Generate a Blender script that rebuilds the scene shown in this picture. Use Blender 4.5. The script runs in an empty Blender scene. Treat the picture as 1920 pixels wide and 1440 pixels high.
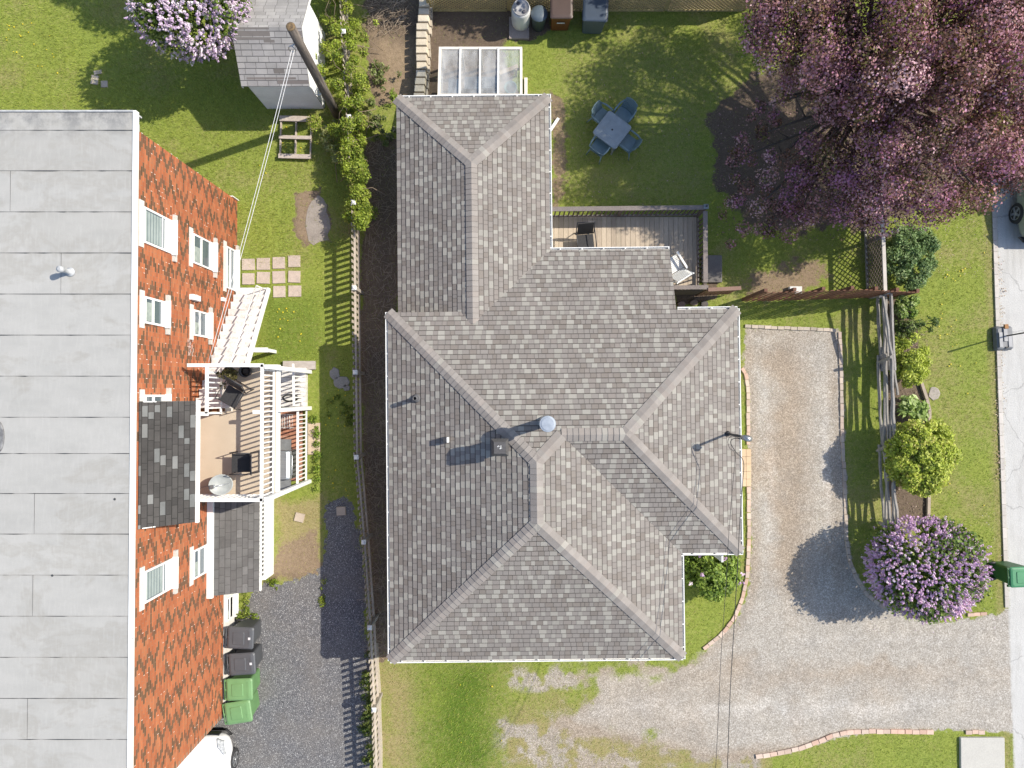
import bpy, bmesh, math, random
import numpy as np
from mathutils import Vector, Matrix, Euler

R = math.radians
random.seed(7)
RNG = np.random.default_rng(11)
scene = bpy.context.scene
COL = scene.collection

# ------------------------------------------------------------------ camera, world, sun, exposure
CAM_H = 22.0
FPX = 1333.0                 # focal length in pixels of the 1920 px wide photograph
TILT = R(0.95)
cam_data = bpy.data.cameras.new("camera")
cam_data.sensor_fit = 'HORIZONTAL'
cam_data.angle = 2 * math.atan(960 / FPX)
cam_data.clip_start = 0.1
cam_data.clip_end = 2000
cam = bpy.data.objects.new("camera", cam_data)
cam.location = (0, 0, CAM_H)
cam.rotation_euler = (TILT, 0, 0)
COL.objects.link(cam)
scene.camera = cam

SUN_A, SUN_B = 1.0, 0.31     # metres of shadow towards -X / -Y per metre of height
sun_data = bpy.data.lights.new("sun", 'SUN')
sun_data.energy = 4.3
sun_data.angle = R(0.53)
sun_data.color = (1.0, 0.925, 0.80)
sun = bpy.data.objects.new("sun", sun_data)
sun.rotation_euler = Vector((-SUN_A, -SUN_B, -1)).to_track_quat('-Z', 'Y').to_euler()
sun.location = (30, 9, 30)
COL.objects.link(sun)

world = bpy.data.worlds.new("World")
scene.world = world
world.use_nodes = True
wn = world.node_tree.nodes
wn.clear()
sky = wn.new('ShaderNodeTexSky')
sky.sky_type = 'NISHITA'
sky.sun_disc = False
sky.sun_elevation = math.asin(1 / math.sqrt(1 + SUN_A ** 2 + SUN_B ** 2))
sky.sun_rotation = math.atan2(SUN_A, SUN_B)
bg = wn.new('ShaderNodeBackground')
bg.inputs['Strength'].default_value = 0.15
wo = wn.new('ShaderNodeOutputWorld')
world.node_tree.links.new(sky.outputs[0], bg.inputs[0])
world.node_tree.links.new(bg.outputs[0], wo.inputs[0])

scene.view_settings.view_transform = 'Standard'
scene.view_settings.look = 'None'
scene.view_settings.exposure = 0.5
scene.view_settings.gamma = 1

# ------------------------------------------------------------------ helpers
CT, ST = math.cos(TILT), math.sin(TILT)


def U(px, py, h=0.0):
    """world point at height h seen at photograph pixel (px, py)"""
    x = (px - 960) / FPX
    y = (720 - py) / FPX
    yy = y * CT + ST
    zz = y * ST - CT
    s = (h - CAM_H) / zz
    return Vector((x * s, yy * s, h))


def to_px(X, Y, Z=0.0):
    """inverse of U, numpy friendly"""
    dz = Z - CAM_H
    cy = Y * CT + dz * ST
    cz = -Y * ST + dz * CT
    return 960 + FPX * X / (-cz), 720 - FPX * cy / (-cz)


def tag(o, label=None, cat=None, group=None, kind=None):
    if label: o['label'] = label
    if cat: o['category'] = cat
    if group: o['group'] = group
    if kind: o['kind'] = kind
    return o


def thing(name, label, cat, loc=(0, 0, 0), rz=0.0, group=None):
    o = bpy.data.objects.new(name, None)
    o.empty_display_size = 0.2
    o.location = loc
    o.rotation_euler = (0, 0, rz)
    COL.objects.link(o)
    return tag(o, label, cat, group)


def copy_tree(o, parent=None):
    c = o.copy()
    COL.objects.link(c)
    if parent is not None:
        c.parent = parent
    for ch in list(o.children):
        copy_tree(ch, c)
    return c


class MB:
    """collects polygons; build() links them as one mesh object"""

    def __init__(self):
        self.v, self.f, self.c, self.s = [], [], [], []

    def poly(self, pts, col=None, smooth=False):
        i = len(self.v)
        self.v += [tuple(p) for p in pts]
        self.f.append(tuple(range(i, i + len(pts))))
        self.c.append(col)
        self.s.append(smooth)
        return self

    def hexa(self, p, col=None):
        """8 points: bottom 4 (ccw), top 4 (ccw)"""
        i = len(self.v)
        self.v += [tuple(q) for q in p]
        for f in ((3, 2, 1, 0), (4, 5, 6, 7), (0, 1, 5, 4), (1, 2, 6, 5), (2, 3, 7, 6), (3, 0, 4, 7)):
            self.f.append(tuple(i + k for k in f))
            self.c.append(col)
            self.s.append(False)
        return self

    def box(self, x0, y0, z0, x1, y1, z1, col=None, M=None):
        x0, x1 = min(x0, x1), max(x0, x1)
        y0, y1 = min(y0, y1), max(y0, y1)
        z0, z1 = min(z0, z1), max(z0, z1)
        p = [Vector(q) for q in ((x0, y0, z0), (x1, y0, z0), (x1, y1, z0), (x0, y1, z0),
                                 (x0, y0, z1), (x1, y0, z1), (x1, y1, z1), (x0, y1, z1))]
        if M is not None:
            p = [M @ q for q in p]
        return self.hexa(p, col)

    def taper(self, cx, cy, z0, z1, bx, by, tx, ty, col=None, ox=0, oy=0, M=None):
        p = [Vector((cx + sx * bx, cy + sy * by, z0)) for sx, sy in ((-1, -1), (1, -1), (1, 1), (-1, 1))]
        p += [Vector((cx + ox + sx * tx, cy + oy + sy * ty, z1)) for sx, sy in ((-1, -1), (1, -1), (1, 1), (-1, 1))]
        if M is not None:
            p = [M @ q for q in p]
        return self.hexa(p, col)

    def beam(self, p, q, w, t, col=None, up=(0, 0, 1)):
        """box from p to q, w wide (sideways), t thick (along up)"""
        p, q = Vector(p), Vector(q)
        d = (q - p).normalized()
        u = Vector(up)
        s = d.cross(u)
        if s.length < 1e-5:
            u = Vector((0, 1, 0))
            s = d.cross(u)
        s.normalize()
        n = s.cross(d).normalized()
        s *= w / 2
        n *= t / 2
        return self.hexa([p - s - n, p + s - n, q + s - n, q - s - n, p - s + n, p + s + n, q + s + n, q - s + n], col)

    def tube(self, pts, r, n=8, col=None, cap=True, smooth=True):
        pts = [Vector(p) for p in pts]
        rs = r if isinstance(r, (list, tuple)) else [r] * len(pts)
        base = len(self.v)
        prev = None
        for k, p in enumerate(pts):
            if k == 0: d = pts[1] - pts[0]
            elif k == len(pts) - 1: d = pts[-1] - pts[-2]
            else: d = pts[k + 1] - pts[k - 1]
            d.normalize()
            if prev is None:
                a = Vector((1, 0, 0)) if abs(d.x) < .9 else Vector((0, 1, 0))
            else:
                a = prev
            a = (a - d * a.dot(d)).normalized()
            prev = a
            b = d.cross(a)
            for j in range(n):
                t = 2 * math.pi * j / n
                self.v.append(tuple(p + (a * math.cos(t) + b * math.sin(t)) * rs[k]))
        for k in range(len(pts) - 1):
            for j in range(n):
                i0 = base + k * n + j
                i1 = base + k * n + (j + 1) % n
                self.f.append((i0, i1, i1 + n, i0 + n))
                self.c.append(col)
                self.s.append(smooth)
        if cap:
            self.f.append(tuple(base + j for j in reversed(range(n))))
            self.c.append(col); self.s.append(False)
            e = base + (len(pts) - 1) * n
            self.f.append(tuple(e + j for j in range(n)))
            self.c.append(col); self.s.append(False)
        return self

    def lathe(self, prof, cx=0, cy=0, n=20, col=None, M=None, smooth=True, sx=1, sy=1):
        """profile [(r, z)] round the vertical axis"""
        base = len(self.v)
        for r, z in prof:
            for j in range(n):
                t = 2 * math.pi * j / n
                p = Vector((cx + r * sx * math.cos(t), cy + r * sy * math.sin(t), z))
                if M is not None: p = M @ p
                self.v.append(tuple(p))
        for k in range(len(prof) - 1):
            for j in range(n):
                i0 = base + k * n + j
                i1 = base + k * n + (j + 1) % n
                self.f.append((i0, i1, i1 + n, i0 + n))
                self.c.append(col); self.s.append(smooth)
        self.f.append(tuple(base + j for j in reversed(range(n))))
        self.c.append(col); self.s.append(False)
        e = base + (len(prof) - 1) * n
        self.f.append(tuple(e + j for j in range(n)))
        self.c.append(col); self.s.append(False)
        return self

    def loft(self, rings, col=None, smooth=True, cap=True):
        base = len(self.v)
        n = len(rings[0])
        for rg in rings:
            self.v += [tuple(p) for p in rg]
        for k in range(len(rings) - 1):
            for j in range(n):
                i0 = base + k * n + j
                i1 = base + k * n + (j + 1) % n
                self.f.append((i0, i1, i1 + n, i0 + n))
                self.c.append(col); self.s.append(smooth)
        if cap:
            self.f.append(tuple(base + j for j in reversed(range(n))))
            self.c.append(col); self.s.append(False)
            e = base + (len(rings) - 1) * n
            self.f.append(tuple(e + j for j in range(n)))
            self.c.append(col); self.s.append(False)
        return self

    def build(self, name, mat, parent=None, loc=None, bevel=0, sub=0):
        me = bpy.data.meshes.new(name)
        me.from_pydata(self.v, [], self.f)
        if any(c is not None for c in self.c):
            at = me.color_attributes.new('col', 'FLOAT_COLOR', 'CORNER')
            arr = []
            for f, c in zip(self.f, self.c):
                c = c or (0.5, 0.5, 0.5)
                arr += [c[0], c[1], c[2], 1.0] * len(f)
            at.data.foreach_set('color', arr)
        me.polygons.foreach_set('use_smooth', self.s)
        me.materials.append(mat)
        me.update()
        o = bpy.data.objects.new(name, me)
        COL.objects.link(o)
        if parent is not None: o.parent = parent
        if loc is not None: o.location = loc
        if bevel:
            m = o.modifiers.new('bevel', 'BEVEL')
            m.width = bevel; m.segments = 2; m.limit_method = 'ANGLE'; m.angle_limit = R(40)
        if sub:
            m = o.modifiers.new('sub', 'SUBSURF')
            m.levels = m.render_levels = sub
        return o


def np_mesh(name, verts, faces, mat, cols=None, parent=None, smooth=False):
    """fast mesh from numpy arrays; faces (n,k), cols per vertex (n,3)"""
    me = bpy.data.meshes.new(name)
    nv, (nf, k) = len(verts), faces.shape
    me.vertices.add(nv)
    me.vertices.foreach_set('co', np.ascontiguousarray(verts, dtype=np.float32).ravel())
    me.loops.add(nf * k)
    me.loops.foreach_set('vertex_index', np.ascontiguousarray(faces, dtype=np.int32).ravel())
    me.polygons.add(nf)
    me.polygons.foreach_set('loop_start', np.arange(0, nf * k, k, dtype=np.int32))
    me.polygons.foreach_set('loop_total', np.full(nf, k, dtype=np.int32))
    if smooth:
        me.polygons.foreach_set('use_smooth', np.ones(nf, dtype=bool))
    me.update(calc_edges=True)
    if cols is not None:
        at = me.color_attributes.new('col', 'FLOAT_COLOR', 'POINT')
        c4 = np.ones((nv, 4), dtype=np.float32)
        c4[:, :3] = cols
        at.data.foreach_set('color', c4.ravel())
    me.materials.append(mat)
    o = bpy.data.objects.new(name, me)
    COL.objects.link(o)
    if parent is not None: o.parent = parent
    return o


# ------------------------------------------------------------------ materials
class NT:
    def __init__(self, name):
        self.m = bpy.data.materials.new(name)
        self.m.use_nodes = True
        self.t = self.m.node_tree
        self.t.nodes.clear()
        self.out = self.n('ShaderNodeOutputMaterial')
        self.p = self.n('ShaderNodeBsdfPrincipled')
        self.l(self.p.outputs[0], self.out.inputs[0])

    def n(self, typ, **kw):
        nd = self.t.nodes.new(typ)
        for k, v in kw.items():
            setattr(nd, k, v)
        return nd

    def l(self, a, b):
        self.t.links.new(a, b)

    def pos(self, scale=(1, 1, 1), obj=False):
        if obj:
            src = self.n('ShaderNodeTexCoord').outputs['Object']
        else:
            src = self.n('ShaderNodeNewGeometry').outputs['Position']
        mp = self.n('ShaderNodeMapping')
        mp.inputs['Scale'].default_value = scale
        self.l(src, mp.inputs[0])
        return mp.outputs[0]

    def noise(self, vec, scale, detail=4, rough=.55, dist=0):
        nd = self.n('ShaderNodeTexNoise')
        nd.inputs['Scale'].default_value = scale
        nd.inputs['Detail'].default_value = detail
        nd.inputs['Roughness'].default_value = rough
        nd.inputs['Distortion'].default_value = dist
        self.l(vec, nd.inputs['Vector'])
        return nd.outputs[0]

    def ramp(self, fac, stops, interp='LINEAR'):
        nd = self.n('ShaderNodeValToRGB')
        nd.color_ramp.interpolation = interp
        e = nd.color_ramp.elements
        while len(e) < len(stops): e.new(.5)
        for el, (p, c) in zip(e, stops):
            el.position = p
            el.color = (c, c, c, 1) if isinstance(c, (int, float)) else (*c, 1)
        self.l(fac, nd.inputs[0])
        return nd.outputs[0]

    def mix(self, fac, a, b, blend='MIX'):
        nd = self.n('ShaderNodeMix', data_type='RGBA', blend_type=blend)
        for k, v in ((0, fac), (6, a), (7, b)):
            sock = nd.inputs[k]
            if hasattr(v, 'is_linked'): self.l(v, sock)
            elif isinstance(v, (int, float)): sock.default_value = v if k == 0 else (v, v, v, 1)
            else: sock.default_value = (*v, 1)
        return nd.outputs[2]

    def math(self, op, a, b=0.0):
        nd = self.n('ShaderNodeMath', operation=op)
        for sock, v in ((nd.inputs[0], a), (nd.inputs[1], b)):
            if hasattr(v, 'is_linked'): self.l(v, sock)
            else: sock.default_value = v
        return nd.outputs[0]

    def attr(self, name, col=True):
        nd = self.n('ShaderNodeAttribute', attribute_name=name)
        return nd.outputs['Color'] if col else nd.outputs['Fac']

    def bump(self, h, strength=.3, dist=.02):
        b = self.n('ShaderNodeBump')
        b.inputs['Strength'].default_value = strength
        b.inputs['Distance'].default_value = dist
        self.l(h, b.inputs['Height'])
        self.l(b.outputs[0], self.p.inputs['Normal'])

    def base(self, c):
        if hasattr(c, 'is_linked'): self.l(c, self.p.inputs['Base Color'])
        else: self.p.inputs['Base Color'].default_value = (*c, 1)

    def set(self, **kw):
        for k, v in kw.items():
            self.p.inputs[k.replace('_', ' ')].default_value = v
        return self


MATS = {}


def mat(name, c1, c2=None, scale=8, rough=.7, metal=0.0, bump=0.0, fine=None, stretch=(1, 1, 1), obj=False, spec=.5):
    """painted / natural surface: two tones blended by noise, optional grain"""
    if name in MATS: return MATS[name]
    m = NT(name)
    if c2 is None: c2 = tuple(x * .82 for x in c1)
    v = m.pos(stretch, obj)
    f = m.noise(v, scale, 6, .6)
    c = m.mix(m.ramp(f, [(.35, 0.0), (.68, 1.0)]), c1, c2)
    if fine:
        g = m.noise(v, fine, 3, .6)
        c = m.mix(.35, c, m.mix(m.ramp(g, [(.35, 0.0), (.65, 1.0)]), tuple(x * .55 for x in c1), tuple(min(1, x * 1.4) for x in c1)))
        if bump: m.bump(g, bump, .01)
    elif bump:
        m.bump(f, bump, .01)
    m.base(c)
    m.set(Roughness=rough, Metallic=metal)
    m.p.inputs['Specular IOR Level'].default_value = spec
    MATS[name] = m.m
    return m.m


def mat_attr(name, rough=.85, grain=90, amt=.35, bump=.25, spec=.3, coarse=1.2, camt=.2, stretch=(1, 1, 1)):
    """colour from the mesh's own 'col' attribute (each board, tab, brick its own tone) with grain"""
    if name in MATS: return MATS[name]
    m = NT(name)
    v = m.pos(stretch)
    g = m.noise(v, grain, 3, .65)
    k = m.noise(v, coarse, 5, .6)
    a = m.attr('col')
    lo = m.mix(1.0, a, (.55, .55, .55), 'MULTIPLY')
    hi = m.mix(1.0, a, (1.45, 1.45, 1.45), 'MULTIPLY')
    c = m.mix(amt, a, m.mix(m.ramp(g, [(.3, 0.0), (.7, 1.0)]), lo, hi))
    c = m.mix(camt, c, m.mix(m.ramp(k, [(.35, 0.0), (.65, 1.0)]), lo, hi))
    m.base(c)
    if bump: m.bump(g, bump, .006)
    m.set(Roughness=rough)
    m.p.inputs['Specular IOR Level'].default_value = spec
    MATS[name] = m.m
    return m.m


def mat_leaf(name='leaf', trans=.35):
    if name in MATS: return MATS[name]
    m = NT(name)
    a = m.attr('col')
    m.base(a)
    m.set(Roughness=.55)
    m.p.inputs['Specular IOR Level'].default_value = .3
    tr = m.n('ShaderNodeBsdfTranslucent')
    m.l(m.mix(1.0, a, (1.25, 1.2, .8), 'MULTIPLY'), tr.inputs[0])
    mx = m.n('ShaderNodeMixShader')
    mx.inputs[0].default_value = trans
    m.l(m.p.outputs[0], mx.inputs[1])
    m.l(tr.outputs[0], mx.inputs[2])
    m.l(mx.outputs[0], m.out.inputs[0])
    MATS[name] = m.m
    return m.m


def jit(c, a=.12, h=.0):
    k = 1 + random.uniform(-a, a)
    return tuple(max(0, x * k * (1 + random.uniform(-h, h))) for x in c)


WHITE = mat('white_paint', (.80, .80, .78), (.72, .72, .70), 3, .55)
WHITE_WORN = mat('worn_white_paint', (.74, .73, .71), (.40, .37, .34), 3.2, .75, stretch=(1, 2.4, 1), fine=26)
GREYMETAL = mat('galvanised_metal', (.55, .57, .60), (.42, .44, .47), 6, .35, .8)
DARKMETAL = mat('dark_metal', (.06, .06, .065), (.04, .04, .045), 8, .5, .3)
BLACKFAB = mat('black_mesh_fabric', (.022, .022, .024), (.034, .034, .036), 20, .7)
GLASS_DARK = NT('window_glass')
GLASS_DARK.base((.10, .13, .15)); GLASS_DARK.set(Roughness=.05)
GLASS_DARK = GLASS_DARK.m
WOODATTR = mat_attr('weathered_boards', .85, 40, .35, .2, stretch=(3, 1, 1))
# ------------------------------------------------------------------ ground
STEP = 0.05
GX = np.arange(-17.0, 17.001, STEP)
GY = np.arange(-13.2, 14.001, STEP)
XX, YY = np.meshgrid(GX, GY)
PX, PY = to_px(XX, YY, 0.0)


def vnoise(x, y, seed):
    xi, yi = np.floor(x).astype(np.int64), np.floor(y).astype(np.int64)
    fx, fy = x - xi, y - yi
    fx = fx * fx * (3 - 2 * fx); fy = fy * fy * (3 - 2 * fy)

    def h(a, b):
        n = (a * 374761393 + b * 668265263 + seed * 974711) & 0x7fffffff
        n = ((n ^ (n >> 13)) * 1274126177) & 0x7fffffff
        return ((n ^ (n >> 16)) & 0xffff) / 65535.0
    return (h(xi, yi) * (1 - fx) + h(xi + 1, yi) * fx) * (1 - fy) + (h(xi, yi + 1) * (1 - fx) + h(xi + 1, yi + 1) * fx) * fy


def fbm(x, y, scale, seed, octs=4):
    t, a, s = 0, .5, scale
    tot = 0
    for k in range(octs):
        t = t + a * vnoise(x * s + 57.3 * k, y * s + 91.7 * k, seed + k)
        tot += a
        a *= .55; s *= 2.03
    return t / tot          # 0..1


def sdf(poly):
    """signed distance (photograph pixels at ground level, inside positive)"""
    d = np.full(PX.shape, 1e9)
    ins = np.zeros(PX.shape, bool)
    n = len(poly)
    for i in range(n):
        ax, ay = poly[i]; bx, by = poly[(i + 1) % n]
        ex, ey = bx - ax, by - ay
        t = np.clip(((PX - ax) * ex + (PY - ay) * ey) / (ex * ex + ey * ey + 1e-9), 0, 1)
        d = np.minimum(d, np.hypot(PX - ax - t * ex, PY - ay - t * ey))
        if ay != by:
            c = ((ay > PY) != (by > PY)) & (PX < (bx - ax) * (PY - ay) / (by - ay) + ax)
            ins ^= c
    return np.where(ins, d, -d)


def soft(s, w):
    return np.clip(s / w * .5 + .5, 0, 1)


N1 = fbm(XX, YY, .9, 1) - .5
N2 = fbm(XX, YY, 3.2, 2) - .5
N3 = fbm(XX, YY, 9.0, 3, 3) - .5

# crisp shapes
road_edge = 1862 + (PY - 470) * (19 / 580)
s_road = PX - (road_edge + 7)
P_DRIVE = [(1396, 613), (1577, 618), (1580, 700), (1588, 1000), (1600, 1062), (1635, 1120), (1700, 1160), (1770, 1168), (1868, 1150),
           (1915, 1135), (1915, 1376), (1884, 1376), (1858, 1372), (1760, 1370), (1640, 1372), (1575, 1384), (1490, 1408), (1415, 1420),
           (1330, 1428), (1240, 1408), (1150, 1392), (1075, 1378), (1040, 1352), (1070, 1322), (1100, 1300), (1085, 1272), (1060, 1248),
           (1282, 1238), (1322, 1216), (1376, 1172), (1397, 1130), (1406, 1080), (1408, 1000), (1405, 900), (1403, 740), (1394, 690)]
s_drive = sdf(P_DRIVE)
inner = soft((1360 - PX), 120) * soft(PY - 1225, 20)           # ragged where lawn creeps in
g_drive = s_drive + inner * (N1 * 70 + N2 * 60) + N3 * 14 + N2 * 8
P_DRIVE_SPARSE = [(930, 1258), (1090, 1240), (1100, 1300), (1010, 1310), (940, 1300)]
P_SPARSE2 = [(930, 1345), (1060, 1335), (1120, 1400), (1300, 1425), (1420, 1424), (1420, 1450), (930, 1450)]
sparse = np.maximum(soft(sdf(P_DRIVE_SPARSE) + N1 * 50, 26), .8 * soft(sdf(P_SPARSE2) + N1 * 70, 30)) * np.clip(.75 + 2.2 * N2, 0, 1)
s_grassy = sdf([(960, 1305), (1060, 1300), (1105, 1312), (1060, 1350), (960, 1352)])
sparse *= 1 - soft(s_grassy + N1 * 20, 10)

P_ASPH = [(330, 1500), (330, 1380), (413, 1345), (424, 1200), (440, 1150), (486, 1098), (560, 1088), (606, 1070), (608, 942), (662, 938),
          (672, 990), (684, 1100), (690, 1240), (692, 1440), (694, 1500)]
g_asph = sdf(P_ASPH) + N2 * 16 + N3 * 18 + N1 * 14

P_SOIL_STRIP = [(684, 262), (760, 262), (760, 480), (742, 592), (736, 1238), (700, 1238), (690, 1100), (680, 900), (674, 640), (680, 440)]
P_SOIL_TOP = [(692, -80), (800, -80), (960, -80), (1030, 20), (1030, 72), (960, 80), (940, 92), (980, 180), (820, 185), (700, 200), (690, 120)]
P_SHADE_BEHIND = [(806, -120), (1600, -120), (1600, 14), (1400, 18), (806, 18)]
P_MULCH = [(1335, 215), (1420, 140), (1600, 100), (1920, 40), (1920, 330), (1620, 440), (1560, 430), (1480, 440), (1400, 430), (1340, 360)]
P_BED = [(1660, 560), (1700, 560), (1722, 620), (1722, 700), (1742, 742), (1742, 975), (1662, 980), (1660, 700)]
P_BACK = [(1345, 480), (1560, 470), (1560, 560), (1330, 565)]
P_UNDER = [(1330, 210), (1430, 210), (1480, 350), (1470, 420), (1345, 400)]
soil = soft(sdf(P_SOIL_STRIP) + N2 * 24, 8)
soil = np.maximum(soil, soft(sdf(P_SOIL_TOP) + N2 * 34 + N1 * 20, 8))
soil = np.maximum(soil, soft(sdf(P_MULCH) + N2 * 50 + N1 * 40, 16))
soil = np.maximum(soil, soft(sdf(P_SHADE_BEHIND) + N2 * 6, 6))  # dark soil colour here stands in for the shade behind the back lattice
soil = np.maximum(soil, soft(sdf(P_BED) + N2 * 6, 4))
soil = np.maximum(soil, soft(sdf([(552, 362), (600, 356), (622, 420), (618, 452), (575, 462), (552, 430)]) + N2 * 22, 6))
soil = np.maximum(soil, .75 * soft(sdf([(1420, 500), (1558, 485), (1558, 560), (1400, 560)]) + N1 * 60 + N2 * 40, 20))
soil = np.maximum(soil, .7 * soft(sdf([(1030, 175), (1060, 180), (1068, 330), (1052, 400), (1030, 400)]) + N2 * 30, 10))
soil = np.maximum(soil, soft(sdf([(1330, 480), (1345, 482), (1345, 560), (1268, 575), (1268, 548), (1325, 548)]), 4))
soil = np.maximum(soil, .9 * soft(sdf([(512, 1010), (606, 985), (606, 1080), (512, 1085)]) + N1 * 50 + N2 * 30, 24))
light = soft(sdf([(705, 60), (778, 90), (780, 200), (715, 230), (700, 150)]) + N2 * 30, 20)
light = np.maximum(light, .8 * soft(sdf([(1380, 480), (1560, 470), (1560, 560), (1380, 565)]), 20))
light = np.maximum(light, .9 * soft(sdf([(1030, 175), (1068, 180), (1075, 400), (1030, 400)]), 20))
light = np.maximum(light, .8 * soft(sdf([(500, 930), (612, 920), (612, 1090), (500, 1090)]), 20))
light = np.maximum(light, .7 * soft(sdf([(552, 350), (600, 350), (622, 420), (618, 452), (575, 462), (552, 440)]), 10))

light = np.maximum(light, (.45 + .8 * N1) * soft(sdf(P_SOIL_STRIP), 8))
dry = np.clip(.16 + N1 * .9 + N2 * .25, 0, 1)
dry = np.maximum(dry, .8 * soft(sdf([(512, 935), (607, 925), (607, 1085), (512, 1090)]) + N1 * 30, 14))
dry = np.maximum(dry, (.45 + 1.1 * N1) * soft(sdf([(700, 1238), (960, 1238), (1450, 1400), (1450, 1460), (700, 1460)]), 10))
dry = np.maximum(dry, .75 * soft(sdf([(716, 1245), (790, 1245), (800, 1460), (712, 1460)]) + N1 * 120 + N2 * 30, 40))
dry = np.maximum(dry, .7 * soft(sdf([(930, 1330), (1420, 1415), (1420, 1460), (930, 1460)]) + N1 * 60, 20))
dry = np.maximum(dry, (.35 + .8 * N1) * soft(sdf([(1575, 570), (1660, 570), (1660, 1060), (1590, 1060)]), 6))
dry = np.maximum(dry, .28 * soft(sdf([(1030, 60), (1340, 80), (1340, 400), (1030, 400)]) + N1 * 90, 30))
dry = np.maximum(dry, .5 * soft(12 - np.abs(PX - road_edge + 6), 8))
dry = np.clip(dry, 0, 1)
lush = soft(sdf([(800, 1240), (930, 1240), (925, 1460), (800, 1460)]) + N1 * 90 + N2 * 40, 50)
lush = np.maximum(lush, .6 * soft(sdf([(495, 555), (600, 555), (600, 680), (495, 680)]), 20))
dry = dry * (1 - .85 * lush)

gsoft = np.clip(g_drive / (6 + 40 * inner) * .5 + .5, 0, 1)
gravel = np.maximum(gsoft, np.clip(sparse, 0, .7))
asph = soft(g_asph, 6)
roadw = soft(s_road + N3 * 3, 1.5)
# wheel tracks and damp patches of the drive, bare brown in between
def band(cx, w):
    return np.clip(1 - np.abs(cx) / w, 0, 1)
tilted = PX - (1480 + (PY - 620) * .02)
brown = .8 * band(tilted + N1 * 60 + N2 * 24, 60) * soft(PY - 640, 60) * soft(1120 - PY, 120)
brown = np.maximum(brown, .5 * band(PY - 1265 + N1 * 110 + N2 * 40, 46) * soft(1860 - PX, 200) * soft(PX - 1330, 160))
brown = np.maximum(brown, .4 * band(tilted - 84 + N1 * 40, 26) * soft(1100 - PY, 120))
brown = np.maximum(brown, .55 * soft(10 - np.abs(s_drive - 8), 12) * soft(1500 - PX, 90))
brown = np.clip(brown + 1.1 * np.clip(N1 + .12 * N2, 0, 1) + .35 * inner, 0, 1)

W_A = np.stack([gravel, soil, asph], -1)
W_B = np.stack([dry, light, roadw], -1)
pale = np.maximum(.9 * band(PX - (1432 + N1 * 30 + (PY - 620) * .03), 20), .9 * band(PX - (1545 + N1 * 26 + (PY - 620) * .015), 16)) * soft(PY - 700, 120) * soft(1060 - PY, 120)
pale = np.maximum(pale, .8 * band(PY - (1330 + N1 * 70 + (1400 - PX) * .03), 30) * soft(1850 - PX, 160) * soft(PX - 1060, 120))
pale = np.maximum(pale, .6 * band(PY - (1205 + N1 * 60), 24) * soft(1850 - PX, 160) * soft(PX - 1420, 120))
W_C = np.stack([brown, lush, np.clip(pale, 0, 1)], -1)


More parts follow.
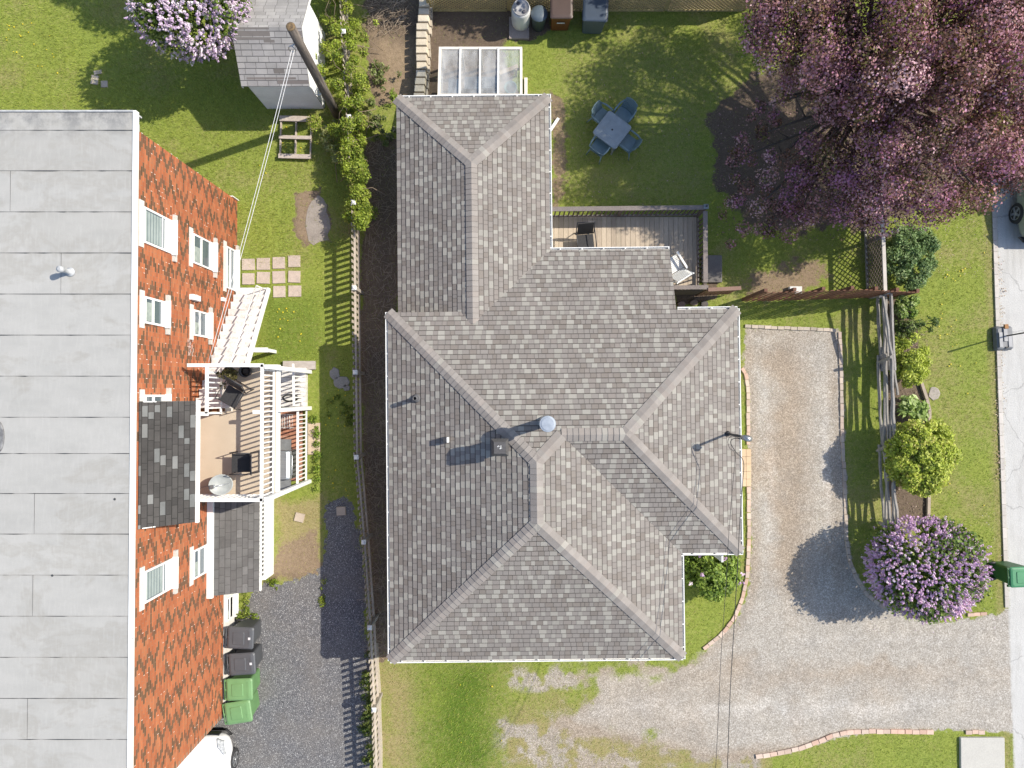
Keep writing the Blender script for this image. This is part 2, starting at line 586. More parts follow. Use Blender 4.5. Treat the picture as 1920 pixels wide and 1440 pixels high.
def ground_material():
    m = NT('ground_cover')
    v = m.pos()
    sa = m.n('ShaderNodeSeparateColor'); m.l(m.attr('w_a'), sa.inputs[0])
    sb = m.n('ShaderNodeSeparateColor'); m.l(m.attr('w_b'), sb.inputs[0])
    sc = m.n('ShaderNodeSeparateColor'); m.l(m.attr('w_c'), sc.inputs[0])
    nf = m.noise(v, 55, 3, .7)
    nm = m.noise(v, 9, 5, .65)
    nl = m.noise(v, 1.1, 4, .6)
    # turf
    blade = m.noise(m.pos((1.0, .6, 1)), 105, 3, .7, .4)
    g = m.ramp(blade, [(.30, (.055, .084, .013)), (.48, (.165, .218, .036)), (.66, (.31, .36, .085)), (.8, (.48, .50, .21))])
    g = m.mix(m.ramp(nl, [(.36, 0.0), (.66, .55)]), g, m.mix(1.0, g, (1.35, 1.18, 1.1), 'MULTIPLY'))
    g = m.mix(.45, g, m.ramp(nm, [(.3, (.115, .162, .022)), (.7, (.33, .365, .085))]))
    d = m.ramp(nf, [(.28, (.13, .105, .045)), (.5, (.29, .235, .115)), (.72, (.46, .39, .23))])
    lush_c = m.mix(sc.outputs[1], g, m.ramp(blade, [(.3, (.038, .070, .008)), (.5, (.090, .150, .018)), (.72, (.17, .24, .035))]))
    c = m.mix(m.ramp(m.math('ADD', sb.outputs[0], m.math('MULTIPLY', m.math('SUBTRACT', nm, .5), 1.1)), [(.15, 0.0), (.75, .9)]), lush_c, d)
    # soil
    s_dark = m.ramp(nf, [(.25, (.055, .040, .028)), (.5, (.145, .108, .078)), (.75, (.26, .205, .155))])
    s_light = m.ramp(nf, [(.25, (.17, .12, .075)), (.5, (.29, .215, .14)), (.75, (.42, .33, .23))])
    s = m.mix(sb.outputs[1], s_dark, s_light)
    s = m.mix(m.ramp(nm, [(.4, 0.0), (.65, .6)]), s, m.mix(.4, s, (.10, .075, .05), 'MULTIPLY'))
    k = m.ramp(m.math('ADD', sa.outputs[1], m.math('MULTIPLY', m.math('SUBTRACT', nm, .5), .9)), [(.38, 0.0), (.62, 1.0)])
    c = m.mix(k, c, s)
    # gravel
    vo = m.n('ShaderNodeTexVoronoi'); vo.inputs['Scale'].default_value = 38; m.l(v, vo.inputs['Vector'])
    st = m.n('ShaderNodeSeparateColor'); m.l(vo.outputs['Color'], st.inputs[0])
    gr = m.ramp(st.outputs[0], [(0, (.24, .212, .175)), (.35, (.36, .325, .275)), (.75, (.455, .415, .36)), (1, (.65, .605, .54))])
    gr = m.mix(.30, gr, m.ramp(nf, [(.3, (.20, .18, .155)), (.7, (.48, .45, .41))]))
    gr = m.mix(m.ramp(nl, [(.35, 0.0), (.7, .8)]), gr, m.mix(1.0, gr, (.82, .84, .87), 'MULTIPLY'))
    nk = m.noise(v, 2.7, 5, .7, 1.0)
    gr = m.mix(m.ramp(nk, [(.5, 0.0), (.72, .45)]), gr, m.mix(1.0, gr, (.62, .60, .56), 'MULTIPLY'))
    bw = m.mix(1.0, gr, (.80, .69, .585), 'MULTIPLY')
    gr = m.mix(m.ramp(m.math('ADD', sc.outputs[0], m.math('MULTIPLY', m.math('SUBTRACT', nm, .5), .5)), [(.1, 0.0), (.8, .75)]), gr, bw)
    gr = m.mix(m.ramp(m.math('ADD', sc.outputs[2], m.math('MULTIPLY', m.math('SUBTRACT', nm, .5), .8)), [(.25, 0.0), (.85, .8)]), gr, m.mix(1.0, gr, (1.22, 1.24, 1.28), 'MULTIPLY'))
    k = m.ramp(m.math('ADD', sa.outputs[0], m.math('MULTIPLY', m.math('SUBTRACT', nf, .5), 1.0)), [(.40, 0.0), (.60, 1.0)])
    c = m.mix(k, c, gr)
    # dark chip-seal
    vo2 = m.n('ShaderNodeTexVoronoi'); vo2.inputs['Scale'].default_value = 62; m.l(v, vo2.inputs['Vector'])
    st2 = m.n('ShaderNodeSeparateColor'); m.l(vo2.outputs['Color'], st2.inputs[0])
    ap = m.ramp(st2.outputs[1], [(0, (.072, .072, .078)), (.5, (.125, .126, .133)), (.86, (.19, .19, .197)), (.95, (.34, .34, .34)), (1, (.55, .55, .54))])
    ap = m.mix(m.ramp(nl, [(.4, 0.0), (.7, .35)]), ap, (.20, .18, .155))
    k = m.ramp(m.math('ADD', sa.outputs[2], m.math('MULTIPLY', m.math('SUBTRACT', nm, .5), .7)), [(.42, 0.0), (.58, 1.0)])
    c = m.mix(k, c, ap)
    # road
    rd = m.mix(m.ramp(nf, [(.3, 0.0), (.7, 1.0)]), (.40, .395, .38), (.60, .595, .575))
    rd = m.mix(m.ramp(nl, [(.3, 0.0), (.75, .6)]), rd, (.42, .41, .39))
    wv = m.n('ShaderNodeTexVoronoi', feature='DISTANCE_TO_EDGE')
    wv.inputs['Scale'].default_value = .42
    mp = m.n('ShaderNodeVectorMath', operation='ADD')
    nz = m.n('ShaderNodeTexNoise'); nz.inputs['Scale'].default_value = 2.5; nz.inputs['Detail'].default_value = 6
    m.l(v, nz.inputs['Vector'])
    vs_ = m.n('ShaderNodeVectorMath', operation='SCALE'); vs_.inputs['Scale'].default_value = .45; m.l(nz.outputs['Color'], vs_.inputs[0])
    m.l(v, mp.inputs[0]); m.l(vs_.outputs[0], mp.inputs[1])
    m.l(mp.outputs[0], wv.inputs['Vector'])
    rd = m.mix(m.ramp(wv.outputs[0], [(.0, .55), (.004, .35), (.008, 0.0)]), rd, (.20, .195, .19))
    ns = m.noise(m.pos((3.0, .35, 1)), 1.6, 6, .7)
    rd = m.mix(m.ramp(ns, [(.48, 0.0), (.7, .5)]), rd, m.mix(1.0, rd, (.70, .69, .67), 'MULTIPLY'))
    c = m.mix(sb.outputs[2], c, rd)
    m.base(c)
    hh = m.math('ADD', m.math('MULTIPLY', nf, .5), m.math('MULTIPLY', st.outputs[0], .5))
    m.bump(hh, .45, .02)
    m.set(Roughness=.92)
    m.p.inputs['Specular IOR Level'].default_value = .2
    return m.m


GROUND = ground_material()
ny, nx = XX.shape
idx = np.arange(ny * nx).reshape(ny, nx)
quads = np.stack([idx[:-1, :-1], idx[:-1, 1:], idx[1:, 1:], idx[1:, :-1]], -1).reshape(-1, 4)


def cell(a):
    return ((a[:-1, :-1] + a[:-1, 1:] + a[1:, 1:] + a[1:, :-1]) * .25).ravel()


ZZ = (fbm(XX, YY, .6, 21) - .5) * .03 + N3 * .006
cls = np.zeros(len(quads), int)                              # 0 lawn 1 soil 2 gravel 3 chip seal 4 road
cls[cell(soil) > .5] = 1
cls[cell(np.maximum(soft(g_drive, 6), 0)) > .5] = 2
cls[cell(asph) > .5] = 3
cls[cell(roadw) > .5] = 4
VALL = np.stack([XX, YY, ZZ], -1).reshape(-1, 3)
WA, WB, WC = W_A.reshape(-1, 3), W_B.reshape(-1, 3), W_C.reshape(-1, 3)
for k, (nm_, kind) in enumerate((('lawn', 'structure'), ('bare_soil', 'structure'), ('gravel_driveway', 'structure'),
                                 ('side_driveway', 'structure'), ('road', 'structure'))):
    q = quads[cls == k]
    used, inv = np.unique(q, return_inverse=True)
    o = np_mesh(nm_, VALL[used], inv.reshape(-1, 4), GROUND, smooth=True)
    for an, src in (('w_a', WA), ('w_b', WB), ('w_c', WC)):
        at = o.data.color_attributes.new(an, 'FLOAT_COLOR', 'POINT')
        c4 = np.ones((len(used), 4), np.float32)
        c4[:, :3] = src[used]
        at.data.foreach_set('color', c4.ravel())
    o['kind'] = kind
far = MB()
far.poly([(-500, -500, -.12), (500, -500, -.12), (500, 500, -.12), (-500, 500, -.12)])
o = far.build('ground', mat('far_turf', (.075, .11, .02), (.13, .14, .04), .8, .95, fine=30))
o['kind'] = 'structure'

# ------------------------------------------------------------------ grass blades (uncountable)
def sample(a, x, y):
    i = np.clip(((y - GY[0]) / STEP).round().astype(int), 0, ny - 1)
    j = np.clip(((x - GX[0]) / STEP).round().astype(int), 0, nx - 1)
    return a[i, j]


NB = 300000
bx = RNG.uniform(-16.4, 16.0, NB * 2)
by = RNG.uniform(-12.4, 13.2, NB * 2)
cover = np.clip(1 - np.maximum.reduce([np.maximum(soft(g_drive, 6), sparse * .9), soil * .93, asph, roadw * 1.2]), 0, 1)
cover = np.maximum(cover, .35 * soft(sdf(P_SOIL_STRIP), 8) * np.clip(.5 + 2.5 * N1, 0, 1))
keep = RNG.uniform(0, 1, NB * 2) < sample(cover, bx, by)
bx, by = bx[keep], by[keep]
n = len(bx)
ang = RNG.uniform(0, 2 * np.pi, n)
ln = RNG.uniform(.03, .085, n) * (1 + .5 * sample(lush, bx, by) + .7 * ((bx < -5) & (by > 4)))
tl = RNG.uniform(.3, 1.2, n)
wd = RNG.uniform(.003, .0075, n)
dx, dy = np.cos(ang), np.sin(ang)
bz = sample(ZZ, bx, by)
p0 = np.stack([bx - dy * wd, by + dx * wd, bz], -1)
p1 = np.stack([bx + dy * wd, by - dx * wd, bz], -1)
p2 = np.stack([bx + dx * ln * np.sin(tl), by + dy * ln * np.sin(tl), bz + ln * np.cos(tl)], -1)
bv = np.stack([p0, p1, p2], 1).reshape(-1, 3)
dr = np.clip(sample(dry, bx, by) + RNG.normal(0, .22, n), 0, 1)[:, None]
green = np.array([.260, .330, .055]) * RNG.uniform(.55, 1.5, (n, 1)) + RNG.uniform(0, .03, (n, 1)) * np.array([1.6, 1, .1])
straw = np.array([.46, .38, .21]) * RNG.uniform(.6, 1.3, (n, 1))
bc = green * (1 - dr * .85) + straw * dr * .85
grass = np_mesh('grass', bv, np.arange(3 * n).reshape(-1, 3), mat_leaf('grass_blade', .3), np.repeat(bc, 3, 0))
tag(grass, 'short green and straw coloured grass blades of the lawns', 'grass', kind='stuff')

# dandelions dotted through the lawns
dv, df = [], []
spots = []
for (x0, y0, x1, y1, cnt) in ((10, 40, 60, 110, 14), (60, 60, 120, 170, 8), (1770, 500, 1810, 530, 9), (1760, 580, 1800, 650, 12), (1740, 430, 1850, 720, 10), (1740, 720, 1850, 1050, 5), (520, 575, 570, 640, 14),
                              (610, 730, 655, 800, 14), (615, 880, 655, 930, 8), (525, 225, 585, 290, 10), (430, 230, 600, 330, 3), (850, 1260, 950, 1420, 4)):
    for _ in range(cnt):
        spots.append(U(random.uniform(x0, x1), random.uniform(y0, y1), .03))
db = MB()
for p in spots:
    r = random.uniform(.014, .028)
    db.lathe([(r * .5, p.z - .01), (r, p.z), (r * .6, p.z + .012)], p.x, p.y, 7)
o = db.build('dandelions', mat('dandelion_yellow', (.62, .48, .02), (.75, .62, .04), 30, .6))
tag(o, 'yellow dandelion flowers dotted through the green lawns', 'dandelions', kind='stuff')

# kerb along the road: a real step of stone
kb = MB()
for k in range(0, 46):
    y0 = 150 + k * 21.5
    if y0 > 1120: break
    a = U(1862 + (y0 - 470) * (19 / 580), y0); b = U(1862 + (y0 + 21.0 - 470) * (19 / 580), y0 + 21.0)
    c = jit((.45, .42, .39), .1)
    kb.hexa([(b.x - .01, b.y, -.1), (b.x + .12, b.y, -.1), (a.x + .12, a.y, -.1), (a.x - .01, a.y, -.1),
             (b.x - .01, b.y, .045), (b.x + .12, b.y, .035), (a.x + .12, a.y, .035), (a.x - .01, a.y, .045)], c)
o = kb.build('kerb', mat_attr('kerb_stone', .9, 60))
o['kind'] = 'structure'

# leaf litter lying along the kerb and dead stalks in the side strip (uncountable)
lv, lc = [], []
def litter(n, region, size, cols):
    for _ in range(n):
        p = region()
        a = random.uniform(0, 6.28); s = size * random.uniform(.5, 1.3)
        d = Vector((math.cos(a), math.sin(a), random.uniform(-.3, .3))) * s
        e = Vector((-math.sin(a), math.cos(a), random.uniform(-.3, .3))) * s * random.uniform(.3, .7)
        lv.extend([p - d, p - e, p + d, p + e])
        c = jit(random.choice(cols), .3)
        lc.extend([c] * 4)
litter(500, lambda: U(1872 + random.gauss(0, 5) + random.uniform(0, 6), random.uniform(480, 900), .035), .025, [(.32, .22, .15), (.22, .15, .10), (.42, .33, .24)])
litter(900, lambda: U(random.uniform(1345, 1600), random.uniform(200, 450), .03), .03, [(.30, .16, .15), (.22, .14, .11), (.38, .24, .22), (.16, .09, .08)])
litter(700, lambda: U(random.uniform(1665, 1740), random.uniform(600, 1000), .03), .025, [(.20, .14, .10), (.30, .22, .17), (.12, .09, .06)])
litter(900, lambda: U(random.uniform(1060, 1520), random.uniform(90, 450), .05), .016, [(.55, .36, .40), (.45, .27, .33), (.30, .16, .15)])
litter(500, lambda: U(random.uniform(1540, 1880), random.uniform(400, 520), .05), .014, [(.55, .36, .40), (.45, .27, .33)])
litter(260, lambda: U(random.uniform(1390, 1600), random.uniform(620, 1150), .03), .012, [(.42, .36, .30), (.20, .16, .12), (.30, .32, .10)])
litter(240, lambda: U(random.uniform(1600, 1880), random.uniform(960, 1190), .05), .013, [(.60, .44, .66), (.50, .33, .56)])
o = np_mesh('leaf_litter', np.array([tuple(v) for v in lv]), np.arange(len(lv)).reshape(-1, 4), mat_leaf('litter', .1), np.array(lc))
tag(o, 'brown leaves and pinkish petals scattered over soil, lawn and kerb', 'leaf litter', kind='stuff')
lv, lc = [], []
st_ = MB()
for _ in range(1700):
    if random.random() < .86:
        y = random.uniform(270, 1235); x0 = 682 + max(0, (y - 640)) * .012
        p = U(random.uniform(x0, 750 if y < 590 else 732), y, random.uniform(.02, .12))
    else:
        p = U(random.uniform(690, 765), random.uniform(-10, 60), random.uniform(.02, .25))
    a = random.uniform(0, 6.28); s = random.uniform(.1, .38)
    q = p + Vector((math.cos(a) * s, math.sin(a) * s, random.uniform(-.02, .10)))
    st_.beam(p, q, .007, .007, jit((.36, .285, .21), .4))
o = st_.build('dead_stalks', mat_attr('dead_stalk', .9, 50, bump=0))
tag(o, 'tangle of dry brown stalks lying in the shaded strip beside the fence', 'dead stalks', kind='stuff')
# ------------------------------------------------------------------ main house: hip roof in blended grey shingles
TH = R(0.6)
HC = Vector((1.2, -1.5, 0))
RM = Matrix.Rotation(-TH, 4, 'Z')


def HL(px, py, h):
    return RM @ (U(px, py, h) - HC)


house = thing('house', 'single storey house with a hipped roof of blended grey shingles and white gutters', 'house', HC, TH)
PITCH = .42
EAVE = 2.5
hW = (HL(729, 620, EAVE).x + HL(730, 1200, EAVE).x) / 2
hE1 = HL(1279, 1140, EAVE).x
hE2 = HL(1385.5, 800, EAVE).x
hS = HL(1000, 1236, EAVE).y
hS2 = HL(1335, 1036, EAVE).y
hN = (HL(735, 590, EAVE).y + HL(1380, 575, EAVE).y) / 2
E3H = 1.73
hN4 = hN + (EAVE - E3H) / PITCH
hXP = HL(1261, 520, 2.1).x
hW3 = HL(745, 400, E3H).x
hE3 = HL(1030, 330, E3H).x
hN3 = HL(888, 182, E3H).y
xr = (hW + hE1) / 2
half = (hE1 - hW) / 2
yr2 = (hN + hS2) / 2
half2 = (hN - hS2) / 2
apM = (xr, hN - half)
apS = (xr, hS + half)
j1 = (hE1 - (yr2 - hS2), yr2)
aE = (hE2 - half2, yr2)
xw = (hW3 + hE3) / 2
halfw = (hE3 - hW3) / 2
apN = (xw, hN3 - halfw)
Yw = hN - (E3H + PITCH * halfw - EAVE) / PITCH
Y0 = hN - .55

SH_LIGHT = [(.300, .286, .256), (.316, .301, .270), (.288, .272, .243), (.272, .257, .231)]
SH_MID = [(.222, .202, .186), (.229, .209, .192), (.216, .196, .180), (.226, .202, .184), (.233, .214, .197)]
SH_DARK = [(.200, .177, .158), (.207, .184, .164), (.192, .170, .152)]
SH_EDGE = (.05, .047, .045)


def clip_poly(poly, convex):
    """Sutherland-Hodgman against a ccw convex polygon"""
    out = poly
    n = len(convex)
    for i in range(n):
        ax, ay = convex[i]; bx_, by_ = convex[(i + 1) % n]
        ex, ey = bx_ - ax, by_ - ay
        src, out = out, []
        if not src: return []
        for k in range(len(src)):
            p, q = src[k], src[(k + 1) % len(src)]
            dp = ex * (p[1] - ay) - ey * (p[0] - ax)
            dq = ex * (q[1] - ay) - ey * (q[0] - ax)
            if dp >= -1e-9: out.append(p)
            if (dp > 1e-9 and dq < -1e-9) or (dp < -1e-9 and dq > 1e-9):
                t = dp / (dp - dq)
                out.append((p[0] + (q[0] - p[0]) * t, p[1] + (q[1] - p[1]) * t))
    return out


def ccw(poly):
    a = sum(poly[i][0] * poly[(i + 1) % len(poly)][1] - poly[(i + 1) % len(poly)][0] * poly[i][1] for i in range(len(poly)))
    return poly if a > 0 else poly[::-1]


def shingle_plane(mb, deck, o, uh, vh, e, polys, pitch, course=.135, tw=(.10, .22), cols=(SH_LIGHT, SH_MID, SH_DARK), plight=.30, band=True, seed=1, joint=None):
    """lay laminated shingle tabs over a roof plane. o,uh,vh: plan origin on the eave, along-eave and up-slope directions"""
    rnd = random.Random(seed)

    def ur(p):
        d = (p[0] - o[0], p[1] - o[1])
        return (d[0] * uh[0] + d[1] * uh[1], d[0] * vh[0] + d[1] * vh[1])

    def P(u, r, lift):
        return (o[0] + uh[0] * u + vh[0] * r, o[1] + uh[1] * u + vh[1] * r, e + pitch * r + lift)
    pcs = [ccw([ur(p) for p in poly]) for poly in polys]
    flip = (uh[0] * vh[1] - uh[1] * vh[0]) < 0
    umin = min(p[0] for q in pcs for p in q) - .3
    umax = max(p[0] for q in pcs for p in q)
    rmin = min(p[1] for q in pcs for p in q)
    rmax = max(p[1] for q in pcs for p in q)
    for pc in pcs:
        pts = [P(u, r, -.012) for u, r in pc]
        deck.poly(pts if not flip else pts[::-1])
    k0, k1 = math.floor(rmin / course + 1e-6), math.ceil(rmax / course)

    def emit(u0, u1, r0, r1, ra, rb, la, lb, col, butt=False):
        for pc in pcs:
            q = clip_poly([(u0, r0), (u1, r0), (u1, r1), (u0, r1)], pc)
            if len(q) < 3: continue
            pts = [P(u, r, la + (lb - la) * (r - ra) / (rb - ra)) for u, r in q]
            mb.poly(pts if not flip else pts[::-1], col)
            if butt:
                lo = sorted(u for u, r in q if abs(r - r0) < 1e-6)
                if len(lo) >= 2:
                    b = [P(lo[0], r0, la), P(lo[0], r0 - .002, -.006), P(lo[-1], r0 - .002, -.006), P(lo[-1], r0, la)]
                    mb.poly(b if not flip else b[::-1], tuple(x * .9 for x in col))
    for k in range(k0, k1):
        r0, r1 = k * course, (k + 1) * course
        u = umin - rnd.uniform(0, .3)
        light = rnd.random() < .5
        while u < umax:
            w = rnd.uniform(*tw)
            a = rnd.random()
            if light and a < plight * 1.9:
                c = jit(rnd.choice(cols[0]), .06); la = .020
            elif a > .86:
                c = jit(rnd.choice(cols[2]), .03); la = .013
            else:
                c = jit(rnd.choice(cols[1]), .025); la = .013
            light = not light
            rb = r1 + .01
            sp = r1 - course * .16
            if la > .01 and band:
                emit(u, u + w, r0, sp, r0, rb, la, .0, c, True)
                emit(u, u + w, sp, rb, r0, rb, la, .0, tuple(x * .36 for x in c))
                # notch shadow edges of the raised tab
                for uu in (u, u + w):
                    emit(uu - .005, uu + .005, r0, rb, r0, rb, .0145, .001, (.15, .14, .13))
            else:
                emit(u, u + w, r0, rb, r0, rb, la, .0, c, True)
                if joint:
                    emit(u - .006, u + .006, r0, rb, r0, rb, la + .002, .003, joint)
                    emit(u, u + w, r1 - .012, rb, r0, rb, la + .001, .002, joint)
            u += w


rt, rd_ = MB(), MB()
S3 = [
    ((hW, hS), (0, 1), (1, 0), EAVE, [[(hW, hN), (hW, hS), apS, apM]]),
    ((hE1, hS), (0, 1), (-1, 0), EAVE, [[(hE1, hS), (hE1, hS2), j1, apM, apS]]),
    ((hW, hS), (1, 0), (0, 1), EAVE, [[(hW, hS), (hE1, hS), apS]]),
    ((hW, hN), (1, 0), (0, -1), EAVE, [[(hW, hN), apM, (xr, hN)], [(xr, hN), apM, j1, (j1[0], hN)],
                                       [(j1[0], hN), j1, aE, (hE2, hN)], [(xw + .02, hN), (hXP, hN), (hXP, hN4), (xw + .02, hN4)]]),
    ((hE2, hS2), (0, 1), (-1, 0), EAVE, [[(hE2, hN), aE, (hE2, hS2)]]),
    ((hE1, hS2), (1, 0), (0, 1), EAVE, [[(hE1, hS2), (hE2, hS2), aE, j1]]),
    ((hW3, Y0), (0, 1), (1, 0), E3H, [[(hW3, hN3), (hW3, Y0), (xw, Y0), apN]]),
    ((hE3, Y0), (0, 1), (-1, 0), E3H, [[(hE3, hN3), apN, (xw, Y0), (hE3, Y0)]]),
    ((hW3, hN3), (1, 0), (0, -1), E3H, [[(hW3, hN3), (hE3, hN3), apN]]),
]
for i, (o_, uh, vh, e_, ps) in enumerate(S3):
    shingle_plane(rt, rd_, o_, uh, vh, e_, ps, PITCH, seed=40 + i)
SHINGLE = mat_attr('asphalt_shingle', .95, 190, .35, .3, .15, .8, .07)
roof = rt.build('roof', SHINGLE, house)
rd_.build('roof_deck', mat('roof_felt', (.06, .058, .055)), roof)


def caps(p, q, zp, zq, na, nb, hw=.165, step=.145):
    """overlapping ridge-cap shingles from low end p to high end q; na/nb = plan directions (unit, sideways) with drop per metre"""
    P_, Q_ = Vector((*p, zp)), Vector((*q, zq))
    L = (Q_ - P_).length
    n_ = max(2, int(L / step))
    for k in range(n_):
        a = P_.lerp(Q_, k / n_)
        b = P_.lerp(Q_, min(1, (k + 1.25) / n_))
        c = jit(random.choice(SH_MID * 3 + SH_LIGHT[3:]), .07)
        c = tuple(x * 1.16 for x in c)
        for (dx_, dy_, drop), side in ((na, 1), (nb, -1)):
            w = Vector((dx_ * hw, dy_ * hw, -drop * hw))
            up0, up1 = Vector((0, 0, .036)), Vector((0, 0, .018))
            pts = [a + up0, b + up1, b + up1 + w, a + up0 + w]
            capm.poly(pts, c)
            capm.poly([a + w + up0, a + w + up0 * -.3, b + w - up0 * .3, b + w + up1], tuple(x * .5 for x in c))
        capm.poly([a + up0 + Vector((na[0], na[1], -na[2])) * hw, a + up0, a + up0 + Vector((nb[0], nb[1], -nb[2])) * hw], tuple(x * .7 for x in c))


capm = MB()
q2 = math.sqrt(.5)
zM, zR2, zW = EAVE + PITCH * half, EAVE + PITCH * half2, E3H + PITCH * halfw
hp = PITCH * q2
# hips: sideways unit vectors (at 45 deg to both eaves) drop hp per metre
caps((hW, hN), apM, EAVE, zM, (q2, q2, hp), (-q2, -q2, hp))
caps((hW, hS), apS, EAVE, zM, (-q2, q2, hp), (q2, -q2, hp))
caps((hE1, hS), apS, EAVE, zM, (q2, q2, hp), (-q2, -q2, hp))
caps(apS, apM, zM, zM, (1, 0, PITCH), (-1, 0, PITCH))
caps(j1, apM, zR2, zM, (q2, -q2, hp), (-q2, q2, hp))
caps(j1, aE, zR2, zR2, (0, 1, PITCH), (0, -1, PITCH))
caps((hE2, hN), aE, EAVE, zR2, (q2, -q2, hp), (-q2, q2, hp))
caps((hE2, hS2), aE, EAVE, zR2, (q2, q2, hp), (-q2, -q2, hp))
caps((hW3, hN3), apN, E3H, zW, (q2, q2, hp), (-q2, -q2, hp))
caps((hE3, hN3), apN, E3H, zW, (q2, -q2, hp), (-q2, q2, hp))
caps((xw, Yw), apN, zW, zW, (1, 0, PITCH), (-1, 0, PITCH))
capm.build('ridge_cap', mat_attr('ridge_shingle', .95, 190, .35, .25, .15, 3, .15), roof)

# walls under the eaves, white siding
wl = MB()
ov = .38
def wall_box(x0, y0, x1, y1, z1):
    wl.box(x0, y0, -.05, x1, y1, z1)
wall_box(hW + ov, hS + ov, hE1 - ov, hN - ov, EAVE - .06)
wall_box(hE1 - ov, hS2 + ov, hE2 - ov, hN - ov, EAVE - .065)
wall_box(hW3 + ov, hN - ov, hE3 - ov, hN3 - ov, E3H + .06)
m = NT('white_siding')
v = m.pos()
wv = m.n('ShaderNodeTexWave', wave_type='BANDS', bands_direction='Z', wave_profile='SAW'); wv.inputs['Scale'].default_value = 1.6
m.l(v, wv.inputs[0]); m.bump(wv.outputs[1], .6, .02); m.base((.72, .72, .70)); m.set(Roughness=.5)
walls = wl.build('wall', m.m, house)
sf = MB()                                                # soffit boards closing the eaves
for (x0, y0, x1, y1, z) in ((hW, hS, hE1, hN, EAVE - .05), (hE1, hS2, hE2, hN, EAVE - .052), (hW3, hN, hE3, hN3, E3H - .05), (hE3, hN, hXP, hN4 - .02, E3H - .054)):
    sf.box(x0 + .03, y0 + .03, z - .02, x1 - .03, y1 - .03, z)
sf.build('soffit', WHITE, house)
for (x, y, face) in ((hW + .6, hS + ov - .02, 0), (hW + 5.0, hS + ov - .02, 0)):
    w_ = MB(); w_.box(x, y - .03, .9, x + 1.4, y + .02, 2.1)
    wo_ = w_.build('window', WHITE, house)
    g_ = MB(); g_.box(x + .08, y - .045, .98, x + .67, y - .03, 2.02); g_.box(x + .73, y - .045, .98, x + 1.32, y - .03, 2.02)
    g_.build('pane', GLASS_DARK, wo_)
w_ = MB(); w_.box(hE2 - ov - .02, -3.2, 0, hE2 - ov + .03, -2.25, 2.05); wo_ = w_.build('door', WHITE, house)
g_ = MB(); g_.lathe([(.02, 0), (.03, .03), (.02, .06)], 0, 0, 10, M=Matrix.Translation((hE2 - ov + .03, -2.35, 1.0)) @ Matrix.Rotation(R(90), 4, 'Y')); g_.build('handle', GREYMETAL, wo_)

# white gutters: channel with outer lip and hangers
def gutter(x0, y0, x1, y1, z, out):
    g = MB()
    w, d = .07, .09
    ox, oy = out
    L = math.hypot(x1 - x0, y1 - y0)
    dx_, dy_ = (x1 - x0) / L, (y1 - y0) / L
    def bx_(a, b, s0, s1, z0, z1):
        p = [(x0 + dx_ * t + ox * s, y0 + dy_ * t + oy * s) for t, s in ((a, s0), (b, s0), (b, s1), (a, s1))]
        if dx_ * oy - dy_ * ox < 0: p = p[::-1]
        g.hexa([(*q, z0) for q in p] + [(*q, z1) for q in p])
    bx_(0, L, -.02, w, z - d, z - d + .012)
    bx_(0, L, w - .022, w, z - d + .014, z - .004)
    bx_(0, L, -.045, -.02, z - d, z - .03)
    t = .3
    while t < L:
        bx_(t, t + .03, -.018, w - .024, z - .03, z - .006)
        t += .62
    bx_(-.01, -.001, -.02, w + .004, z - d, z - .002)
    bx_(L + .001, L + .01, -.02, w + .004, z - d, z - .002)
    return g.build('gutter', WHITE, house)
gutter(hW3 + .05, hN3, hE3, hN3, E3H, (0, 1))
gutter(hE3, hN4 + .08, hE3, hN3 + .06, E3H, (1, 0))
gutter(hE3 - .02, hN4, hXP, hN4, E3H, (0, 1))
gutter(hXP + .05, hN, hE2, hN, EAVE, (0, 1))
gutter(hE2, hS2, hE2, hN, EAVE, (1, 0))
gutter(hE1 + .05, hS2, hE2 + .05, hS2, EAVE, (0, -1))
gutter(hE1, hS - .03, hE1, hS2 - .02, EAVE, (1, 0))
gutter(hW, hS, hE1, hS, EAVE, (0, -1))
gutter(hW, hS, hW, hN, EAVE, (-1, 0))
fm = MB()
fm.box(hW + .02, hN - .03, EAVE - .16, hW3 + .6, hN - .005, EAVE - .015)
fm.build('fascia', mat('grey_fascia', (.36, .35, .33)), house)
fm = MB(); fm.box(hW3, Y0, E3H - .16, hW3 + .02, hN3, E3H - .014)
fm.build('fascia', MATS['grey_fascia'], house); fm = MB()
fm.hexa([(hXP - .03, hN, EAVE - .16), (hXP - .005, hN, EAVE - .16), (hXP - .005, hN4, E3H - .16), (hXP - .03, hN4, E3H - .16),
         (hXP - .03, hN, EAVE - .015), (hXP - .005, hN, EAVE - .015), (hXP - .005, hN4, E3H - .015), (hXP - .03, hN4, E3H - .015)])
fm.build('fascia', mat('grey_fascia', (.36, .35, .33)), house)
# downspout at the corner with its extension on the grass
ds = MB()
a = RM @ (Vector((U(1031, 246, .12).x, U(1031, 246, .12).y, .12)) - HC); b = RM @ (U(1047, 222, .06) - HC)
ds.beam(a, b, .085, .06)
ds.beam((hE3 - .02, a.y, .06), (hE3 - .02, a.y, E3H - .1), .07, .06)
ds.build('downspout', WHITE, house)

